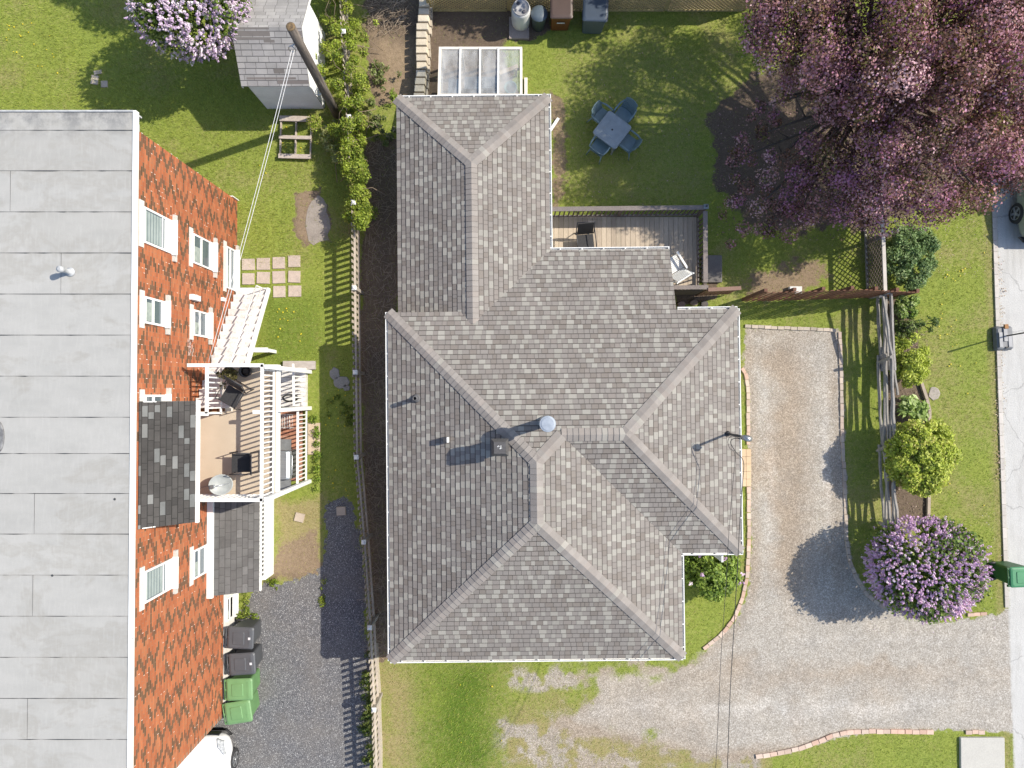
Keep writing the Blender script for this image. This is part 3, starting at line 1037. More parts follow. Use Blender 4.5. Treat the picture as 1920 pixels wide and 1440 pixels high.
# flue with round cap
def on_roof(o): o.parent = house; return o
p = HL(1027, 795, 5.1)
f_ = MB(); f_.lathe([(.125, 3.3), (.125, 4.86), (.13, 4.9)], p.x, p.y, 24)
f_.lathe([(.16, 3.75), (.13, 3.95)], p.x, p.y, 24)
flue = f_.build('flue_pipe', GREYMETAL, house)
f_ = MB(); f_.lathe([(.19, 4.90), (.198, 4.93), (.198, 5.05), (.19, 5.07), (.155, 5.075), (.15, 5.085), (.05, 5.09), (.01, 5.09)], p.x, p.y, 32, smooth=False)
f_.build('rain_cap', mat('bright_steel', (.42, .46, .51), (.33, .37, .42), 9, .4, .35), flue)
# square metal vent stack
p = HL(937, 840, 4.55)
f_ = MB(); f_.box(p.x - .17, p.y - .17, 3.5, p.x + .17, p.y + .17, 4.28)
vent = f_.build('vent_stack', DARKMETAL, house)
f_ = MB(); f_.box(p.x - .215, p.y - .215, 4.25, p.x + .215, p.y + .215, 4.36)
f_.taper(p.x, p.y, 4.362, 4.47, .213, .213, .15, .15); f_.box(p.x - .145, p.y - .145, 4.474, p.x + .145, p.y + .145, 4.49)
f_.build('vent_hood', mat('vent_brown_metal', (.10, .095, .095), (.07, .067, .066), 12, .55, .2), vent)
f_ = MB()
for _ in range(16):
    a = random.uniform(0, 6.28); rr = random.uniform(.01, .055)
    f_.lathe([(.007 * random.uniform(.6, 1.8), 4.491), (.004, 4.494)], p.x + math.cos(a) * rr * 1.4 - .01, p.y + math.sin(a) * rr + .02, 6)
f_.build('bird_droppings', WHITE, vent)
# plumbing vents
p = HL(779, 747, 3.1); zr = EAVE + PITCH * (p.x - hW)
f_ = MB(); f_.lathe([(.062, zr - .1), (.062, zr + .40), (.045, zr + .41), (.042, zr + .2)], p.x, p.y, 16); f_.lathe([(.13, zr - .06), (.115, zr + .03), (.075, zr + .09)], p.x, p.y, 16)
f_.build('plumbing_vent', mat('grey_pvc', (.12, .12, .125)), house)
p = HL(836, 825, 3.4); zr = EAVE + PITCH * (p.x - hW)
f_ = MB(); f_.box(p.x - .085, p.y - .07, zr - .1, p.x + .02, p.y + .07, zr + .20)
sv = f_.build('square_vent', DARKMETAL, house)
f_ = MB(); f_.box(p.x + .022, p.y - .068, zr + .05, p.x + .075, p.y + .068, zr + .215)
f_.build('vent_flap', WHITE, sv)
# service mast with weatherhead
b = HL(1364, 813, 2.66); t = Vector((b.x + .02, b.y - .02, 4.05))
f_ = MB(); f_.tube([(b.x, b.y, 2.4), t], .032, 10); f_.lathe([(.085, 2.60), (.07, 2.72), (.04, 2.78)], b.x, b.y, 14)
mast = f_.build('service_mast', DARKMETAL, house)
f_ = MB(); f_.tube([t + Vector((-.04, 0, -.10)), t + Vector((-.01, -.01, .04)), t + Vector((.04, -.02, .07)), t + Vector((.11, -.04, .0)), t + Vector((.13, -.05, -.05))], [.05, .075, .085, .08, .05], 12)
f_.build('weatherhead', mat('pale_steel', (.50, .51, .52), (.3, .31, .32), 18, .3, .7), mast)
f_ = MB(); f_.tube([t + Vector((-.02, -.03, -.16)), t + Vector((.06, -.07, -.17))], .03, 8)
f_.build('insulator', mat('porcelain', (.6, .6, .58)), mast)
MAST_TOP = HC + Matrix.Rotation(TH, 4, 'Z') @ t

# wires from the mast to the street
def wire(name, label, pts, r):
    ps = [U(*q) for q in pts]
    ps[0] = ps[0]
    # smooth
    out = []
    for i in range(len(ps) - 1):
        p0 = ps[max(0, i - 1)]; p1 = ps[i]; p2 = ps[i + 1]; p3 = ps[min(len(ps) - 1, i + 2)]
        for s in range(8):
            t = s / 8
            out.append(.5 * ((2 * p1) + (p2 - p0) * t + (2 * p0 - 5 * p1 + 4 * p2 - p3) * t * t + (3 * p1 - p0 - 3 * p2 + p3) * t ** 3))
    out.append(ps[-1])
    o = MB().tube(out, r, 6).build(name, mat('cable_black', (.02, .021, .025)))
    tag(o, label, 'cable', 'service cables of the house')
wire('service_wire', 'thicker dark cable running from the roof mast over the drive', [(1403, 826, 4.02), (1378, 822, 3.95), (1370, 830, 3.9), (1380, 848, 3.9), (1394, 866, 3.92), (1392, 910, 3.95), (1387, 980, 4.05), (1383, 1060, 4.15), (1376, 1180, 4.3), (1369, 1300, 4.6), (1364, 1440, 5.2), (1360, 1560, 6.2)], .009)
wire('service_wire', 'thin dark cable left of the thicker one, from the roof mast over the drive', [(1401, 828, 4.0), (1374, 818, 3.9), (1365, 826, 3.85), (1368, 840, 3.85), (1378, 855, 3.82), (1372, 930, 3.9), (1366, 1010, 4.0), (1361, 1100, 4.1), (1352, 1230, 4.35), (1346, 1360, 4.8), (1342, 1440, 5.2), (1338, 1560, 6.2)], .006)
# ------------------------------------------------------------------ brick block on the left
WX = -8.53
BN, BS = 6.05, -9.47
RTOP = 5.98


def on_x(Xw, px, py):
    """point on the vertical plane X = Xw seen at a photograph pixel"""
    x = (px - 960) / FPX; y = (720 - py) / FPX
    yy = y * CT + ST; zz = y * ST - CT
    s = Xw / x
    return Vector((Xw, yy * s, CAM_H + zz * s))


block = thing('brick_building', 'two storey orange and brown brick block with a flat pale grey roof', 'building', (-11.6, -1.7, 0))
BO = Vector((-11.6, -1.7, 0))


def bl(v): return (v[0] - BO.x, v[1] - BO.y, v[2])


class MBB(MB):
    """mesh collector written in world coordinates, stored relative to an origin"""

    def __init__(self, o):
        super().__init__(); self.o = Vector(o)

    def build(self, *a, **k):
        self.v = [(v[0] - self.o.x, v[1] - self.o.y, v[2] - self.o.z) for v in self.v]
        return super().build(*a, **k)


FND = .85
w = MBB(BO)
brick_cols = [(.40, .128, .057), (.44, .146, .064), (.37, .116, .052), (.42, .155, .072)]
brick_dark = [(.13, .075, .042), (.15, .085, .05), (.18, .08, .045)]
MORT = (.30, .19, .13)
w.box(-14.6, BS, FND, WX - .004, BN, 5.88, MORT)
w.box(-14.6, .6, -.05, WX - .006, BN - .001, FND, MORT)
CH, BLN = .0745, .222
nc = int(5.9 / CH)
for c in range(nc):
    z0 = c * CH + .012
    if z0 + CH > 5.875: break
    zig = abs((c % 6) - 3)
    yy0 = BS + (0 if c % 2 else BLN / 2)
    k = 0
    y = yy0
    while y < BN - .05:
        y1 = min(y + BLN - .012, BN)
        ok = z0 > FND or y > .7
        if ok:
            ph = (k * 2 + 1 - (c % 2) + zig) % 6
            dark = (ph == (0 if (1 - (c % 2) + zig) % 2 == 0 else 1) and random.random() < .88) or random.random() < .05
            col = jit(random.choice(brick_dark if dark else brick_cols), .10)
            w.poly([(WX, y, z0), (WX, y1, z0), (WX, y1, z0 + CH - .010), (WX, y, z0 + CH - .010)], col)
            if random.random() < .09:
                w.poly([(WX + .001, y1, z0), (WX + .001, y1 + .012, z0), (WX + .001, y1 + .012, z0 + CH - .01), (WX + .001, y1, z0 + CH - .01)], (.75, .66, .58))
        y += BLN; k += 1
w.build('wall', mat_attr('brick_wall', .85, 60, .2, .15, .2, .7, .08), block)
w = MBB(BO)
w.box(-14.55, BS + .03, -.1, WX + .006, .6, FND)
w.build('foundation', mat('painted_concrete', (.72, .70, .67), (.58, .56, .53), 4, .8, fine=60), block)
w = MBB(BO)
w.box(WX - .1, BN + .004, -.1, WX + .05, BN + .03, .5)
w.build('corner_trim', WHITE, block)

# roof: rolls of pale membrane with irregular lap seams
rf = MBB(BO)
seam_px = [210, 244, 320, 397, 474, 551, 628, 705, 782, 850, 925, 1001, 1078, 1155, 1232, 1309, 1386, 1463, 1540]
ys = [U(100, p, RTOP).y for p in seam_px]
rx0, rx1 = -15.0, -8.58
for i in range(len(ys) - 1):
    c = jit((.405, .397, .375), .03)
    rf.poly([(rx0, ys[i + 1], RTOP + .003), (rx1, ys[i + 1], RTOP + .003), (rx1, ys[i], RTOP - .004), (rx0, ys[i], RTOP - .004)], c)
m = NT('roof_membrane')
v = m.pos()
g = m.noise(v, 130, 2, .6); k = m.noise(m.pos((1, 2.2, 1)), 1.4, 6, .6); gg = m.noise(m.pos((6, 1, 1)), 3, 3, .5)
a = m.attr('col')
cc = m.mix(m.ramp(g, [(.35, 0.0), (.65, .35)]), a, m.mix(1.0, a, (.66, .66, .66), 'MULTIPLY'))
cc = m.mix(m.ramp(k, [(.40, 0.0), (.8, .6)]), cc, m.mix(1.0, a, (.74, .75, .75), 'MULTIPLY'))
pd = m.noise(m.pos((.5, .8, 1)), .9, 5, .65, .4)
cc = m.mix(m.ramp(pd, [(.50, 0.0), (.56, .5), (.60, .22), (.75, .12)]), cc, m.mix(1.0, a, (.72, .70, .66), 'MULTIPLY'))
cc = m.mix(m.ramp(gg, [(.5, 0.0), (.8, .3)]), cc, m.mix(1.0, a, (1.15, 1.15, 1.16), 'MULTIPLY'))
sx_ = m.n('ShaderNodeSeparateXYZ'); m.l(m.pos(), sx_.inputs[0])
edge = m.ramp(sx_.outputs[1], [(0.0, 0.0), (1.0, 1.0)])
mr = m.n('ShaderNodeMapRange'); mr.inputs[1].default_value = 5.75; mr.inputs[2].default_value = 6.38; m.l(sx_.outputs[1], mr.inputs[0])
stn = m.math('MULTIPLY', mr.outputs[0], m.ramp(m.noise(m.pos((1.2, 1, 1)), 2.2, 6, .75), [(.42, 0.0), (.62, .9)]))
cc = m.mix(stn, cc, (.17, .17, .17))
m.base(cc); m.bump(g, .2, .01); m.set(Roughness=.9)
roofb = rf.build('roof', m.m, block)
SEAM = mat('bitumen', (.05, .055, .06))
for i in range(1, len(ys) - 1):
    sm = MBB(BO); xs_, ts_ = [rx0], [.006]
    while xs_[-1] < rx1 - .001:
        xs_.append(min(rx1, xs_[-1] + random.uniform(.06, .4))); ts_.append(.0035 if random.random() < .45 else random.uniform(.007, .022))
    sm.v = [(x, ys[i] - t * .7, RTOP + .006) for x, t in zip(xs_, ts_)] + [(x, ys[i] + t * .3, RTOP + .006) for x, t in zip(xs_, ts_)]
    nq = len(xs_)
    for q in range(nq - 1): sm.f.append((q, q + 1, nq + q + 1, nq + q)); sm.c.append(None); sm.s.append(False)
    sm.build('lap_seam', SEAM, roofb)
for px_, a_, b_ in ((115, 474, 551), (65, 925, 1001), (62, 1078, 1155), (52, 1309, 1386), (20, 320, 397), (150, 628, 628)):
    if a_ == b_: continue
    A = U(px_, a_, RTOP); B = U(px_, b_, RTOP)
    sm = MBB(BO); sm.box(A.x - .0015, B.y, RTOP, A.x + .0015, A.y, RTOP + .006); sm.build('lap_seam', SEAM, roofb)
for px_, py_ in ((215, 936), (246, 1197), (98, 1079)):
    A = U(px_, py_, RTOP); sm = MBB(BO); sm.lathe([(.03, RTOP), (.022, RTOP + .01)], A.x, A.y, 8); sm.build('tar_spot', SEAM, roofb)
ed = MBB(BO)
ed.box(-8.585, ys[-1], 5.87, -8.515, ys[0] + .03, RTOP + .025)
ed.build('fascia', WHITE, block)
ed = MBB(BO)
ed.box(rx0, ys[0], 5.6, -8.59, ys[0] + .035, RTOP + .03)
ed.box(rx0, BS - .3, 5.7, -8.59, BN + .2, RTOP - .012)
ed.build('parapet_edge', mat('grey_metal_edge', (.50, .50, .50), (.36, .36, .36), 5, .7), block)
p = U(118, 506, 6.25)
vp = MBB(BO)
vp.lathe([(.11, RTOP), (.10, RTOP + .03), (.055, RTOP + .05), (.055, RTOP + .30), (.07, RTOP + .31), (.07, RTOP + .40), (.03, RTOP + .42)], p.x, p.y, 16)
vp.build('roof_vent', mat('pale_vent', (.42, .43, .44)), roofb)
st2 = MBB(BO)
p = U(-4, 820, RTOP)
st2.lathe([(.22, RTOP + .002), (.16, RTOP + .006)], p.x, p.y, 18, sx=.7, sy=1.7)
st2.build('roof_stain', mat('tar_patch', (.11, .11, .115), (.25, .25, .25), 7, .9), roofb)


# windows
def brick_window(xl, xr, yn, ys_, sill=None, lint=None, kind='slider', lin=True):
    A = on_x(WX, xl, yn); B = on_x(WX, xl, ys_); C = on_x(WX, xr, yn)
    z1, z0 = A.z, C.z
    y1, y0 = A.y, B.y
    f = MBB(BO)
    t = .05
    zb = z0 + (z1 - z0) * (.27 if kind == 'blind' else .20)
    for (a, b, c, d) in ((y0, z0, y1, zb), (y0, z1 - t, y1, z1), (y0, zb, y0 + t, z1 - t), (y1 - t, zb, y1, z1 - t)):
        f.box(WX - .03, a, b, WX + .035, c, d)
    f.box(WX - .02, y0 - .02, z0 - .04, WX + .14, y1 + .02, z0 - .001)
    ym = (y0 + y1) / 2
    if kind == 'slider':
        zm = (zb + z1) / 2
        f.box(WX - .02, y0 + t, zm - .04, WX + .028, y1 - t, zm + .04)
    else:
        f.box(WX - .02, y0 + t, zb + .1, WX + .022, y1 - t, zb + .13)
    win = f.build('window', WHITE, block)
    g = MBB(BO); g.box(WX - .02, y0 + t, zb, WX + .006, y1 - t, z1 - t)
    g.build('pane', GLASS_DARK, win)
    bl_ = MBB(BO)
    if kind == 'blind':
        n = 6
        for i in range(n):
            za = zb + .14 + (z1 - t - zb - .15) * i / n
            bl_.box(WX + .007, y0 + t + .02, za + .03, WX + .012, y1 - t - .02, za + (z1 - t - zb - .15) / n - .005, None)
        bl_.build('blind', mat('grey_blind', (.33, .38, .37), (.26, .31, .30), 3, .6), win)
    else:
        bl_.box(WX + .007, y0 + t + .02, zm + .05, WX + .011, ym + random.uniform(-.1, .25), z1 - t - .01)
        bl_.build('curtain', mat('pale_curtain', (.34, .38, .34), (.22, .26, .24), 9, .8), win)
    if lin:
        l = MBB(BO); l.box(WX - .02, y0 - .12, z1 + .001, WX + .022, y1 + .12, z1 + .20)
        l.build('lintel', mat('concrete_lintel', (.62, .61, .57), (.52, .51, .48), 5, .85, fine=70), win)
        l = MBB(BO); l.box(WX - .02, y0 - .17, z0 - .17, WX + .07, y1 + .17, z0 - .042)
        l.build('sill', mat('concrete_sill', (.52, .51, .47), (.42, .41, .39), 5, .9, fine=70), win)
    return win


brick_window(269, 322, 387, 455, kind='blind')
brick_window(361, 399, 437, 493)
brick_window(424, 441, 461, 540)
brick_window(270, 309, 555, 606)
brick_window(362, 390, 580, 629)
brick_window(270, 310, 740, 800)
brick_window(270, 323, 1071, 1132, kind='blind')
brick_window(362, 387, 1032, 1087)
w9 = brick_window(424, 438, 1122, 1166, lin=False)
for (x0, x1, y0, y1, d) in ((355, 369, 551, 566, .12), (414, 419, 557, 566, .08)):
    A = on_x(WX, x0, y0); B = on_x(WX, x1, y1)
    vb = MBB(BO); vb.box(WX - .02, B.y, B.z, WX + d, A.y, A.z); vb.build('vent_cover', WHITE, block, bevel=.02)
A = on_x(WX, 357, 650)
sp = MBB(BO)
for i in range(26):
    y = A.y + random.uniform(-.22, .22); z = A.z + random.gauss(0, .1)
    sp.box(WX + .002, y - .06, z - .02, WX + .0035, y + .05, z + .02, None)
sp.build('mortar_smear', mat('mortar_smear', (.52, .38, .33)), block)

# steep shingled canopy under the eave above the balcony door
XO = U(366, 860, 4.85).x
YN_, YS_ = U(365, 752, 4.85).y, U(366, 979, 4.85).y
cw, cd = MBB(BO), MBB(BO)
CP = (5.76 - 4.85) / (XO + 8.508)
CD_L = [(.15, .152, .148), (.135, .138, .135), (.17, .17, .165)]
CD_M = [(.062, .058, .056), (.07, .066, .063), (.055, .052, .05)]
shingle_plane(cw, cd, (XO, YS_), (0, 1), (-1, 0), 4.85, [[(XO, YS_), (XO, YN_), (-8.508, YN_), (-8.508, YS_)]], CP, course=.094, tw=(.12, .34),
              cols=(CD_L, CD_M, CD_M), plight=.20, band=False, seed=5, joint=(.03, .029, .028))
OLDSH = mat_attr('old_dark_shingle', .97, 150, .55, .35, .1, 2.0, .3)
can = cw.build('canopy', OLDSH, block)
cd.build('canopy_deck', mat('roof_felt', ()) if False else MATS['roof_felt'], can)
ck = MBB(BO)
for yy in (YN_ - .02, YS_):
    ck.v += [(-8.44, yy, 4.8), (XO - .02, yy, 4.8), (-8.44, yy, 5.72), (-8.44, yy + .02, 4.8), (XO - .02, yy + .02, 4.8), (-8.44, yy + .02, 5.72)]
    n = len(ck.v) - 6
    for f in ((0, 1, 2), (5, 4, 3), (0, 3, 4, 1), (1, 4, 5, 2), (2, 5, 3, 0)):
        ck.f.append(tuple(n + q for q in f)); ck.c.append(None); ck.s.append(False)
ck.build('canopy_cheek', WHITE, can)
ck = MBB(BO); ck.box(XO, YS_ - .02, 4.74, XO + .07, YN_ + .02, 4.83); ck.build('gutter', WHITE, can)

# ------------------------------------------------------------------ white balcony with stairs
HD = 2.9
BE = -6.34
bYN, bYS = .80, -2.68
balc = thing('balcony', 'white railed upper balcony with a beige deck on the brick wall', 'balcony', (-7.4, -.9, 0))
GO = Vector((-7.4, -.9, 0))


def railing(root, origin, p, q, z0p, z0q, h, step=.132, bal=.035, top=(.11, .05), m=None, name='railing', bot=.09):
    m = m or WHITE
    p, q = Vector((*p, 0)), Vector((*q, 0))
    r = MBB(origin)
    r.beam(p + Vector((0, 0, z0p + h - top[1] / 2)), q + Vector((0, 0, z0q + h - top[1] / 2)), top[0], top[1])
    r.beam(p + Vector((0, 0, z0p + bot)), q + Vector((0, 0, z0q + bot)), .045, .04)
    rail = r.build(name, m, root)
    L = (q - p).length
    n = max(2, int(L / step))
    d = MB(); d.box(-bal / 2, -bal / 2, 0, bal / 2, bal / 2, h - top[1] - bot - .022)
    first = None
    ang_ = math.atan2(q.y - p.y, q.x - p.x)
    for i in range(1, n):
        t = i / n
        c = p.lerp(q, t); zz = z0p + (z0q - z0p) * t + bot + .02
        loc = (c.x - origin[0], c.y - origin[1], zz - origin[2])
        if first is None:
            first = d.build('baluster', m, rail, loc)
            first.rotation_euler = (0, 0, ang_)
        else:
            b = first.copy(); COL.objects.link(b); b.parent = rail; b.location = loc
    return rail


fl = MBB(GO)
fl.box(WX + .01, bYS, HD - .05, BE, -.42, HD)
fl.box(-7.5, -.42, HD - .05, BE, bYN, HD)
fl.build('deck_floor', mat('beige_membrane', (.49, .41, .315), (.42, .345, .26), 1.6, .75, fine=70), balc)
fl = MBB(GO)
fl.box(BE, bYS - .04, HD - .26, BE + .04, bYN + .04, HD - .002)
fl.box(WX + .02, bYS - .04, HD - .26, BE, bYS, HD - .002)
fl.box(-7.5, bYN, HD - .26, BE, bYN + .04, HD - .002)
fl.build('rim_board', WHITE, balc)
railing(balc, GO, (BE - .03, bYS), (BE - .03, bYN), HD, HD, 1.0, top=(.075, .05))
railing(balc, GO, (WX + .1, bYS + .03), (BE, bYS + .03), HD, HD, 1.0, top=(.085, .05))
railing(balc, GO, (-8.28, bYN - .02), (BE, bYN - .02), HD, HD, 1.0, top=(.09, .05))
railing(balc, GO, (-7.78, -.45), (-7.78, bYN - .06), HD, HD, 1.0, top=(.075, .05))
railing(balc, GO, (-8.45, -.46), (-7.74, -.46), HD, HD, 1.0, step=.12, top=(.10, .05))
for yy in (bYN - .06, -.38, bYS + .05):
    pst = MBB(GO); pst.box(BE + .042, yy - .055, -.05, BE + .15, yy + .055, HD + (1.02 if yy != -.38 else 0))
    pst.build('post', WHITE, balc)
pst = MBB(GO); pst.beam((BE + .0, -.41, HD + .96), (-6.6, -.41, HD + .96), .09, .09); pst.build('rail_block', WHITE, balc)

# stair against the wall
sta = thing('outdoor_stair', 'straight worn white wooden stair climbing along the brick wall', 'stair', (-8.0, 1.5, 0))
SO = Vector((-8.0, 1.5, 0))
yb, yt = U(470, 541, 0).y, -.30
N_ST = 15
for i in range(N_ST):
    z = HD * (i + 1) / N_ST - .02
    y1 = yb - (yb - yt) * i / N_ST
    y0 = yb - (yb - yt) * (i + 1) / N_ST - .03
    if z > HD - .01: z = HD - .012
    tr = MBB(SO); tr.box(-8.50, y0, z - .035, -7.54, y1, z)
    tr.box(-8.49, y0 + .03, z - HD / N_ST, -7.56, y0 + .045, z - .036)
    tr.build('tread', WHITE_WORN, sta)
for xx in (-7.53,):
    sg = MBB(SO); sg.hexa([(xx, yt, HD - .35), (xx + .04, yt, HD - .35), (xx + .04, yb, -.05), (xx, yb, -.05), (xx, yt, HD + .0), (xx + .04, yt, HD + .0), (xx + .04, yb, .2), (xx, yb, .2)])
    sg.build('stringer', WHITE, sta)
hr = MBB(SO)
hr.tube([(-7.6, yb - .05, 0.0), (-7.6, yb - .05, .92)], .018, 8)
hr.tube([(-7.6, yb - .05, .92), (-7.6, bYN + .02, HD * .66 + .95)], .02, 8)
hr.tube([(-7.6, yb - .06, .5), (-7.6, bYN + .02, HD * .66 + .5)], .014, 8)
hr.build('handrail', WHITE, sta)
lb = MBB(SO); A = U(466, 656, .9); B = U(501, 656, .9)
lb.box(A.x - .1, A.y - .07, .82, B.x, B.y + .07, .9); lb.box(B.x - .12, B.y - .05, -.05, B.x - .02, B.y + .05, .82)
lb.build('support_beam', WHITE, sta)

# lower porch below the balcony
por = thing('ground_porch', 'brick paved porch with a low white railing and white board steps under the balcony', 'porch', (-7.3, -1.0, 0))
PO = Vector((-7.3, -1.0, 0))
pv = MBB(PO)
for i in range(11):
    for j in range(26):
        x0 = WX + .02 + i * .205; y0 = -2.62 + j * .1
        if x0 + .2 > BE + .05 or y0 > -.42: continue
        pv.box(x0, y0, -.03, x0 + .198, y0 + .094, .055 + random.uniform(0, .006), jit(random.choice([(.42, .20, .13), (.48, .27, .19), (.36, .17, .12)]), .15))
pv.build('brick_paving', mat_attr('paver_clay', .9, 60), por)
wd_ = MBB(PO)
for j in range(8):
    y0 = -.33 + j * .15
    wd_.box(-7.5, y0, .22, BE + .03, y0 + .138, .26 + (.003 if j % 2 else 0))
wd_.box(-7.5, -.33, -.05, -7.44, .85, .22); wd_.box(BE - .04, -.33, -.05, BE + .02, .85, .22)
wd_.build('step_board', WHITE_WORN, por)
A = U(530, 684, .15); B = U(590, 690, .15)
wd_ = MBB(PO); wd_.box(A.x, B.y - .04, -.05, B.x, A.y + .12, .13); wd_.build('plank_step', mat('grey_plank', (.46, .42, .38), (.34, .30, .27), 6, .85, stretch=(1, 6, 1)), por)
railing(por, PO, (BE + .02, -2.6), (BE + .02, -.45), .04, .04, 1.0, step=.125, top=(.06, .05))
railing(por, PO, (BE - .06, -.3), (BE - .18, .95), .2, -.1, .95, step=.12, top=(.06, .05))
sl = MBB(PO); A = U(577, 852, .04); B = U(600, 793, .04); sl.box(A.x, A.y, -.05, B.x, B.y, .045)
sl.build('stone_slab', mat('sand_slab', (.50, .40, .29), (.44, .34, .24), 5, .9, fine=60), por)

# porch lean-to over the basement steps
lean = thing('basement_entry', 'low dark shingled lean-to with a white slatted side against the brick wall', 'lean-to', (-7.9, -4.1, 0))
LO = Vector((-7.9, -4.1, 0))
ex, ey0, ey1 = U(486, 1030, 1.5).x, U(440, 1111, 1.65).y, -2.72
lw, ld = MBB(LO), MBB(LO)
LP = (2.0 - 1.5) / (ex + 8.40)
LE_M = [(.115, .112, .11), (.125, .122, .12), (.105, .102, .10), (.12, .118, .115)]
shingle_plane(lw, ld, (ex, ey0), (0, 1), (-1, 0), 1.5, [[(ex, ey0), (ex, ey1), (-8.38, ey1), (-8.38, ey0)]], LP, course=.14, tw=(.2, .34),
              cols=([(.15, .148, .145)], LE_M, LE_M), plight=.12, band=False, seed=8, joint=(.06, .058, .057))
lr = lw.build('roof', OLDSH, lean); ld.build('roof_deck', MATS['roof_felt'], lr)
q_ = MBB(LO); q_.box(WX + .012, ey0 - .05, 1.98, -8.36, ey1, 2.09); q_.build('wall_flashing', WHITE, lean)
q_ = MBB(LO)
q_.box(ex - .16, ey0 + .12, -.05, ex - .08, ey1 + .1, .72)
q_.box(WX + .02, ey0 + .12, -.05, ex - .165, ey0 + .2, 1.45)
q_.build('side_wall', WHITE, lean)
q_ = MBB(LO); q_.box(ex - .3, ey0 + .21, .7, ex - .17, ey1 + .1, 1.4); q_.build('shade_backing', mat('painted_shade', (.03, .03, .035)), lean)  # black box imitates the shade in the gap behind the slats
railing(lean, LO, (ex - .11, ey0 + .15), (ex - .11, ey1 + .05), .68, .68, .80, step=.125, bal=.05, top=(.08, .05), name='slat_screen', bot=.05)
q_ = MBB(LO); q_.box(ex - .0, ey0, 1.40, ex + .045, ey1, 1.475); q_.build('gutter', WHITE, lean)
# ------------------------------------------------------------------ vegetation
LEAF = mat_leaf('leaf', .3)
PETAL = mat_leaf('petal', .25)
BARK = mat('bark', (.14, .11, .09), (.07, .055, .045), 10, .95, bump=.5, stretch=(1, 1, .2))


def crown(name, parent, clumps, n, size, palette, m=LEAF, up=.5, seed=1, shell=.55, clump_var=.0, aspect=.62, origin=(0, 0, 0), radial=.6):
    """leaf cloud: clumps [(x,y,z,r)], palette [(rgb, weight)]"""
    g = np.random.default_rng(seed)
    C_ = np.array([c[:3] for c in clumps]); r_ = np.array([c[3] for c in clumps])
    wts = r_ ** 2; wts = wts / wts.sum()
    k = g.choice(len(clumps), n, p=wts)
    d = g.normal(size=(n, 3)); d /= np.linalg.norm(d, axis=1)[:, None]
    rad = r_[k] * (shell + (1 - shell) * g.uniform(0, 1, n) ** .6) * g.uniform(.75, 1.12, n)
    p = C_[k] + d * rad[:, None] * np.array([1, 1, .85])
    nr = d * radial + g.normal(size=(n, 3)) * .55 + np.array([0, 0, up])
    nr /= np.linalg.norm(nr, axis=1)[:, None]
    a = g.normal(size=(n, 3)); u_ = np.cross(nr, a); u_ /= np.linalg.norm(u_, axis=1)[:, None]
    v_ = np.cross(nr, u_)
    s = size * g.uniform(.55, 1.35, n)[:, None]
    P_ = np.stack([p - u_ * s, p - v_ * s * aspect, p + u_ * s, p + v_ * s * aspect], 1).reshape(-1, 3) - np.array(origin)
    cols = np.array([c for c, _ in palette]); pw = np.array([w_ for _, w_ in palette], float)
    if clump_var > 0:
        tab = np.stack([g.dirichlet(pw / pw.sum() * (1 / clump_var)) for _ in clumps])
        cum = np.cumsum(tab[k], 1)
        ci = (g.uniform(0, 1, n)[:, None] > cum).sum(1).clip(0, len(palette) - 1)
    else:
        ci = g.choice(len(palette), n, p=pw / pw.sum())
    cc = cols[ci] * g.uniform(.72, 1.3, (n, 1))
    return np_mesh(name, P_, np.arange(4 * n).reshape(-1, 4), m, np.repeat(cc, 4, 0), parent)


def dome(cx, cy, cz, rx, ry, rz, n, rmin, rmax, seed=1, inner=.25, low=-.35):
    g = random.Random(seed)
    out = []
    while len(out) < n:
        a = g.uniform(0, 2 * math.pi); z = g.uniform(low, 1)
        q = math.sqrt(max(0, 1 - z * z))
        s = 1 - inner * g.random() ** 2
        out.append((cx + rx * q * math.cos(a) * s, cy + ry * q * math.sin(a) * s, cz + rz * z * s, g.uniform(rmin, rmax)))
    return out


def trunk(parent, base, top, r, limbs, seed=1, name='trunk', spread=1.0, origin=(0, 0, 0)):
    g = random.Random(seed)
    b, t = Vector(base), Vector(top)
    o = Vector(origin)
    mb = MB()
    mid = b.lerp(t, .5) + Vector((g.uniform(-.1, .1), g.uniform(-.1, .1), 0))
    mb.tube([b - o + Vector((0, 0, -.1)), b - o + Vector((0, 0, .15)), mid - o, t - o], [r * 1.35, r, r * .8, r * .55], 9)
    for (x, y, z, rr) in limbs:
        e = Vector((x, y, z)); s = b.lerp(t, g.uniform(.45, .98))
        k = s.lerp(e, .5) + Vector((g.uniform(-.2, .2), g.uniform(-.2, .2), g.uniform(0, .25)))
        mb.tube([s - o, k - o, e - o], [r * .42, r * .26, r * .08], 6)
        for _ in range(2):
            q = k.lerp(e, g.uniform(.1, .7)); w2 = Vector((g.uniform(-1, 1), g.uniform(-1, 1), g.uniform(.0, .6))) * .6 * spread
            mb.tube([q - o, q + w2 * .5 - o, q + w2 - o], [r * .14, r * .09, r * .03], 5)
    return mb.build(name, BARK, parent)


